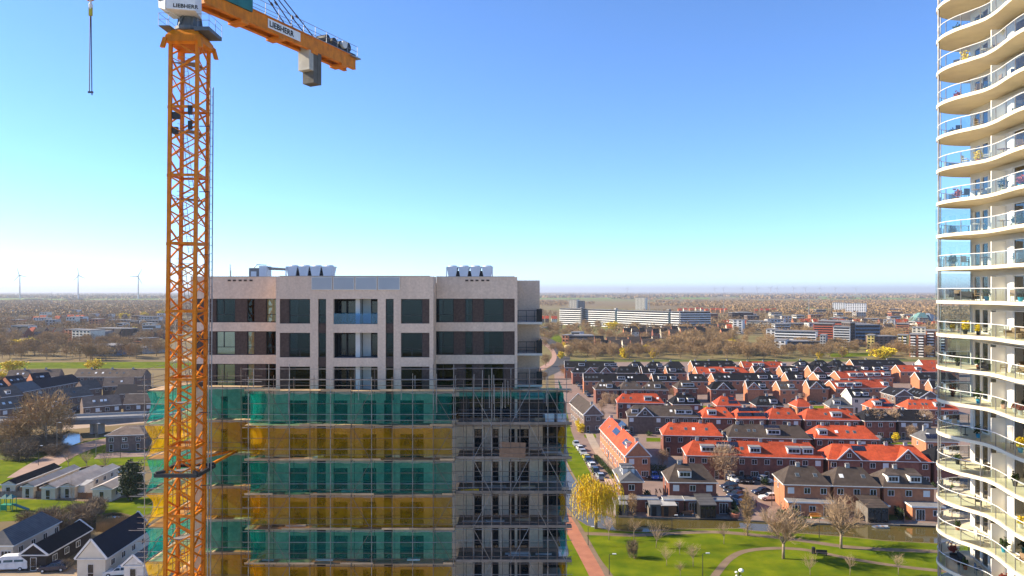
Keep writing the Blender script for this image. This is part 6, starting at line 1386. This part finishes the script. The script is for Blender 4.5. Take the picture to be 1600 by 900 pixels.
O('wing', MB().hexa([(L*.73,2,0),(L*1.3,2,0),(L*1.3,28,0),(L*.73,28,0),(L*.73,10,H*.95),(L*.75,10,H*.95),(L*.75,18,H*.95),(L*.73,18,H*.95)]).mesh('wing', m_bluew), t)
t = T('storage_silo', 'round yellowish silo beside the estate tree belt', 'silo', G(888,556)); O('drum', MB().lathe([(2.8,0),(2.8,7.0),(2.6,7.3),(.5,7.8)], 18).mesh('drum', M('silo_yellow',(.55,.42,.18))), t)
# rows of far houses
def far_house(px0, px1, py, rc, wallm, label, ends='gg', yaw=0):
    house(pl=(px0,py), pr=(px1,py), rc=rc, ends=ends, wall=wallm, label=label, group='houses of the far town', trim=False, rise=4.0)
rn_ = random.Random(12); fhn = 0
for (x0, x1, y, cols), place in zip(((930,1035,534,'bbdb'),(940,1030,539,'bdb'),(975,1140,520,'dbdd'),(985,1130,516,'bdb'),(1100,1160,512,'rb'),(1240,1340,503,'rrbr'),(1335,1420,503,'rbr'),(1390,1425,497,'rb'),(1180,1215,485,'r'),(1130,1170,505,'rr'),(845,872,498,'dr'),(1420,1470,508,'rb'),(1340,1400,513,'brb'),(0,60,500,'bbr'),(60,135,497,'brr'),(100,200,494,'bb'),(0,100,519,'rbb'),(140,215,521,'bb'),(205,260,520,'b'),(1060,1140,484,'rr'),(1470,1500,520,'r')), ('nearest row below the long slab','second row below the long slab','slate row under the long slab','rear row under the long slab','row at the slab end','red row behind the offices','row behind the yellow building','row near the pyramid','row in the woods','row beside the dark block','row left of the long slab','row before the pyramid','row behind the blue block','left edge row under the turbines','left row under the turbines','rear left town row','row left of the cream flats','row behind the cream flats','row behind the mast','red row beyond the slab','row touching the tower')):
    x = x0; hk_ = 0
    while x < x1 - 4:
        w_ = rn_.uniform(7,15)*(y-455)/60; fhn += 1; c = rn_.choice(cols)
        far_house(x, min(x+w_, x1+4), y + rn_.uniform(-1.4,1.4), c, rn_.choice((m_brick,m_obrick,m_bbrick,m_cream)), f'{ROOF[c][1]} far house, {ORD[hk_]} from its scaffold-side end in the {place}' if x0 > 800 else f'{ROOF[c][1]} far house, {ORD[hk_]} from picture edge in the {place}'); hk_ += 1; x += w_ + rn_.uniform(1,4)
# curved rail viaduct past the end of the block
ribbon('rail_road', [(800,600),(843,588),(872,573),(880,556),(868,540),(850,528),(820,520)], 9, .05, m_asph)
ribbon('road_verge', [(815,588),(843,577),(862,566),(868,555),(860,543),(843,533)], 5, .03, M('pink_road',(.45,.27,.2)))
sheet('grass_field', [(843,524),(872,522),(880,531),(876,536),(856,532)], .03, m_grass)

gs = random.Random(31)
for row, blocks in ROWS[:6]:
    for kw in blocks:
        if kw.get('axis') == 'y' or row == 1: continue
        A, B = G(*kw['pl'], 5.6), G(*kw['pr'], 5.6)
        for i in range(max(1, int((B-A).length/9))):
            p = A + (B-A)*gs.random() + Vector((0,-gs.uniform(1.5,4.5),0)); p.z = 0
            t = T('shrub', 'garden shrub in front of an estate terrace', 'shrub', p, gs.uniform(0,6), 'front garden shrubs on the estate'); r_ = gs.uniform(.5,1.1)
            O('foliage', gs.choice(hedge_t + bush_t), t, scale=(r_,r_,r_*gs.uniform(.7,1.1)))

# ------------------------------------------------------------------ tree belts and woods
gb = 0
def belt(n, x0, x1, y0, y1, hmin, hmax, label, group, gold=.04, seed=1):
    r_ = random.Random(seed)
    for i in range(n):
        px, py = r_.uniform(x0,x1), r_.uniform(y0,y1); h = r_.uniform(hmin,hmax)
        if r_.random() < gold: tree(gold_t[i%2], px, py, h*.75, 5.8, 'yellow-leaved tree in the ' + label, group, 'golden_tree', .8)
        else: tree(mid_t[r_.randrange(4)], px, py, h, 10.3, 'bare brown tree in the ' + label, group, wide=r_.uniform(.85,1.25))
belt(72, 885, 1215, 548, 562, 7, 10, 'belt behind the slate rows', 'tree belt behind the estate', .03, 1)
belt(28, 1050, 1150, 535, 552, 9, 13, 'thick grove behind the estate', 'grove behind the estate', .02, 2)
belt(38, 1150, 1470, 548, 561, 6, 9, 'belt before the town offices', 'trees before the town offices', .08, 3)
belt(62, -20, 260, 540, 564, 8, 12, 'wood before the left flats', 'wood before the left flats', .03, 6)
belt(14, 840, 885, 520, 600, 5, 8, 'strip by the curved road', 'trees by the curved road', .05, 8)
belt(26, 0, 225, 600, 640, 4, 6, 'gardens of the older houses', 'garden trees beyond the viaduct', .10, 9)
for q in ((1377,560,7,1.5),(958,515,9,1.5),(993,524,8,1.3),(1382,556,6,1.6)): tree(gold_t[0], q[0], q[1], q[2], 5.8, 'broad bright yellow tree standing out in the far tree belt', 'broad yellow trees in the belt', 'golden_tree', q[3])
def belt_mass(n, x0, x1, y0, y1, hmin, hmax, seed, label):
    r_ = random.Random(seed); V = []; src = [np.array([v.co[:] for v in m_.vertices]) for _, m_ in mid_t]
    for i in range(n):
        g_ = G(r_.uniform(x0,x1), r_.uniform(y0,y1)); s = r_.uniform(hmin,hmax)/10.3; a = r_.uniform(0,6.3); v = src[i%4]
        x = v[:,0]*math.cos(a)-v[:,1]*math.sin(a); y = v[:,0]*math.sin(a)+v[:,1]*math.cos(a)
        V.append(np.stack([x*s+g_.x, y*s+g_.y, v[:,2]*s], axis=1))
    V = np.concatenate(V); o = O('woods', npmesh('woods', V, np.arange(len(V)).reshape(-1,4), m_twigf), kind='stuff'); o['label'] = label
belt_mass(70, 850, 1140, 512, 540, 8, 12, 4, 'bare trees between the houses below the long slab')
belt_mass(110, 860, 1480, 541, 556, 6, 9, 14, 'bare trees filling the belt behind the estate')
belt_mass(60, 1160, 1420, 520, 545, 7, 10, 15, 'bare trees around the town offices')
belt_mass(50, 1150, 1460, 505, 530, 8, 11, 5, 'bare trees in the streets of the far town')
belt_mass(110, -20, 260, 500, 545, 8, 12, 7, 'bare trees in the left town streets')
# woods to the horizon: one mass
def woods(name, n, D0, D1, rad, hgt, k, size, thr, seed, label, fall=1.0):
    rn = np.random.RandomState(seed); P = []
    while len(P) < n:
        u = rn.rand(); D = 1/((1-u)/D0 + u/D1); x = rn.uniform(-.82,.82)*D
        if noise.noise(Vector((x/700+seed, D/1100, 0))) + .45*noise.noise(Vector((x/220, D/300, seed))) < thr: continue
        P.append((x, D))
    P = np.array(P); c = np.repeat(P, k, axis=0); m = len(c); d = rn.normal(size=(m,3)); d /= np.linalg.norm(d,axis=1)[:,None]; d *= rn.rand(m,1)**.4
    hs = np.repeat(rn.uniform(.65,1.15,size=len(P)), k)[:,None]
    C3 = np.concatenate([c + d[:,:2]*rad*np.repeat(rn.uniform(.7,1.3,size=len(P)),k)[:,None], (hgt*.55 + d[:,2:3]*hgt*.45)*hs], axis=1)
    V, Q = cards(C3, size, rn, 1.0); o = O(name, npmesh(name, V, Q, m_twigf), kind='stuff'); o['label'] = label
woods('woods', 3800, 760, 1700, 4.5, 10, 58, .48, -.16, 3, 'brown leafless woods behind the town')
woods('woods', 6200, 1300, 3300, 10, 10, 44, 1.3, -.22, 5, 'brown leafless woods reaching towards the fields')
woods('treeline', 4200, 4300, 16000, 45, 12, 22, 5.5, -.02, 9, 'dark tree lines along the horizon')
# far meadows
m_field = M('far_meadow', (.17,.24,.035), (.12,.17,.03), .004, .95, spec=.05)
rs = random.Random(6)
for (x0,x1,y0,y1) in ((-100,60,465.5,468.8),(40,130,466.5,470.2),(110,250,465,468.4),(170,260,464,465.6),(-100,160,463.5,464.6),(840,1000,465.5,467.6),(1030,1110,464.6,467.4),(1150,1300,463.4,465),(1290,1480,464.8,467.6),(850,960,462.6,463.5),(1100,1270,461.8,462.6),(1330,1500,462,462.8),(1000,1060,462.5,463.6)):
    sheet('meadow', [(x0,y0),(x1,y0+.2),(x1+rs.uniform(-20,20),y1),(x0-10,y1-.2)], .3, m_field)
# wind turbines
m_turb = M('turbine_grey', (.50,.50,.50), (.46,.46,.46))
def turbine(px, D, hub, rot, label, group, thick=1.0, yaw=0.0, ln=48):
    t = T('wind_turbine', label, 'turbine', (fx(px,D), D, 0), yaw, group)
    O('tower', MB().tube((0,0,0),(0,0,hub),4.0*thick,10,r2=2.4*thick).mesh('tower', m_turb), t)
    O('nacelle', MB().box((-2,-4,hub-1.8),(2,6,hub+2.2)).lathe([(1.8,hub-1.5),(1.8,hub+1.5)],8,(0,-5,0)).mesh('nacelle', m_turb), t)
    for k in range(3):
        a = rot + k*2*math.pi/3; d = Vector((math.cos(a),0,math.sin(a))); n = Vector((-d.z,0,d.x)); c = Vector((0,-5.4,hub))
        O('blade', MB().hexa([c-n*2.8*thick, c+n*2.8*thick, c+n*2.8*thick+Vector((0,.6,0)), c-n*2.8*thick+Vector((0,.6,0)), c+d*ln-n*1.1*thick, c+d*ln+n*1.1*thick, c+d*ln+n*1.1*thick+Vector((0,.3,0)), c+d*ln-n*1.1*thick+Vector((0,.3,0))]).mesh('blade', m_turb), t)
turbine(31, 4200, 136, 1.87, 'white wind turbine nearest the picture edge on the left horizon', 'wind turbines over the left fields', 1.0)
turbine(122, 4300, 137, 1.75, 'white wind turbine seen edge-on, middle of the left three', 'wind turbines over the left fields', 1.0, 1.25)
turbine(216, 4200, 130, 1.05, 'white wind turbine close to the crane mast', 'wind turbines over the left fields', 1.0)
for i, px in enumerate((1183,1204,1214,1240,1258,1281,1117,1130,1160,1305,1337,980)): turbine(px, 11500 + i*90, 95, i*.7, 'tiny white wind turbine on the far horizon', 'wind turbines on the far horizon', 1.6, 0, 45)
for i, (px, py, h) in enumerate(((1015,495,42),(1264,500,38),(1131,490,35),(81,478,45))):
    t = T('lattice_mast', ('thin grey mast rising behind the long slab','thin grey mast standing in the woods by the offices','thin pole in the woods above the grove','grey pylon far on the left fields')[i], 'mast', G(px,py)); O('pole', MB().tube((0,0,0),(0,0,h),.8,5,r2=.3).bar((-2,0,h*.8),(2,0,h*.8),.4,.4).mesh('pole', m_steel), t)
# person with pram on the parking, figure on the lawn edge
def person(px, py, h, coat, legs, label, pram=False):
    t = T('person', label, 'person', G(px,py)+Vector((0,0,.04))); b = MB(); s = h/1.75
    b.lathe([(.10,1.50),(.21,1.42),(.24,1.25),(.19,1.0),(.20,.85)], 10, m=0)
    for x in (-.1,.1): b.tube((x,0,.88),(x*1.1,.03,.08),.10,7,1,.06); b.box((x-.05,-.16,0),(x+.05,.08,.09),1)
    for x in (-1,1): b.tube((x*.24,0,1.40),(x*.27,-.1,1.1),.06,6,0,.05); b.tube((x*.27,-.1,1.1),(x*.22,-.32,.98),.05,6,0,.04); b.tube((x*.22,-.32,.98),(x*.21,-.4,.97),.04,5,2)
    b.tube((0,0,1.48),(0,0,1.56),.06,6,2); b.lathe([(.03,1.52),(.085,1.57),(.1,1.65),(.085,1.74),(.03,1.77)], 10, m=2)
    O('body', b.mesh('body', [coat, legs, M('skin',(.5,.32,.24))], True), t, scale=s)
    O('hair', MB().lathe([(.105,1.66),(.108,1.72),(.07,1.79),(.02,1.8)], 10, (0,.015,0)).mesh('hair', m_bark), t, scale=s)
person(1176,788,1.72,m_white,m_dark,'person in white coat walking on the parking by the canal')
person(1181,792,1.65,M('pink_coat',(.5,.2,.2)),m_dark,'person in reddish coat on the parking by the canal')
p = Vector((fx(1155.5,100), 100, 0)); t = T('floodlight_pole', 'pole with white dome lamps rising from the lawn at the lower edge', 'lamp', p)
O('pole', MB().tube((0,0,0),(0,0,6.6),.09,8,r2=.06).tube((-.5,0,6.0),(.25,0,6.45),.04,5).mesh('pole', m_dark), t)
for x, z, s in ((.22,6.75,.45),(-.45,6.55,.25),(-.4,6.1,.2),(.15,6.0,.2)): O('lamp_head', MB().lathe([(.15*s/.45,-.3*s),(.8*s,-.05*s),(.8*s,.35*s),(.35*s,.7*s)], 12, (x,0,z)).mesh('lamp_head', m_white), t)

# ------------------------------------------------------------------ air
HAZE = 0.00008
if HAZE:
    hm = bpy.data.materials.new('haze_air'); hm.use_nodes = True; t_ = hm.node_tree; t_.nodes.clear()
    out = t_.nodes.new('ShaderNodeOutputMaterial'); pv = t_.nodes.new('ShaderNodeVolumePrincipled')
    pv.inputs['Color'].default_value = (.74,.80,.91,1); pv.inputs['Density'].default_value = HAZE; pv.inputs['Anisotropy'].default_value = .2
    t_.links.new(pv.outputs[0], out.inputs['Volume'])
    o = O('haze', MB().box((-BIG-50,-450,-3),(BIG+50,BIG+50,205)).mesh('haze', hm), kind='stuff'); o['label'] = 'thin bluish haze over the flat land'
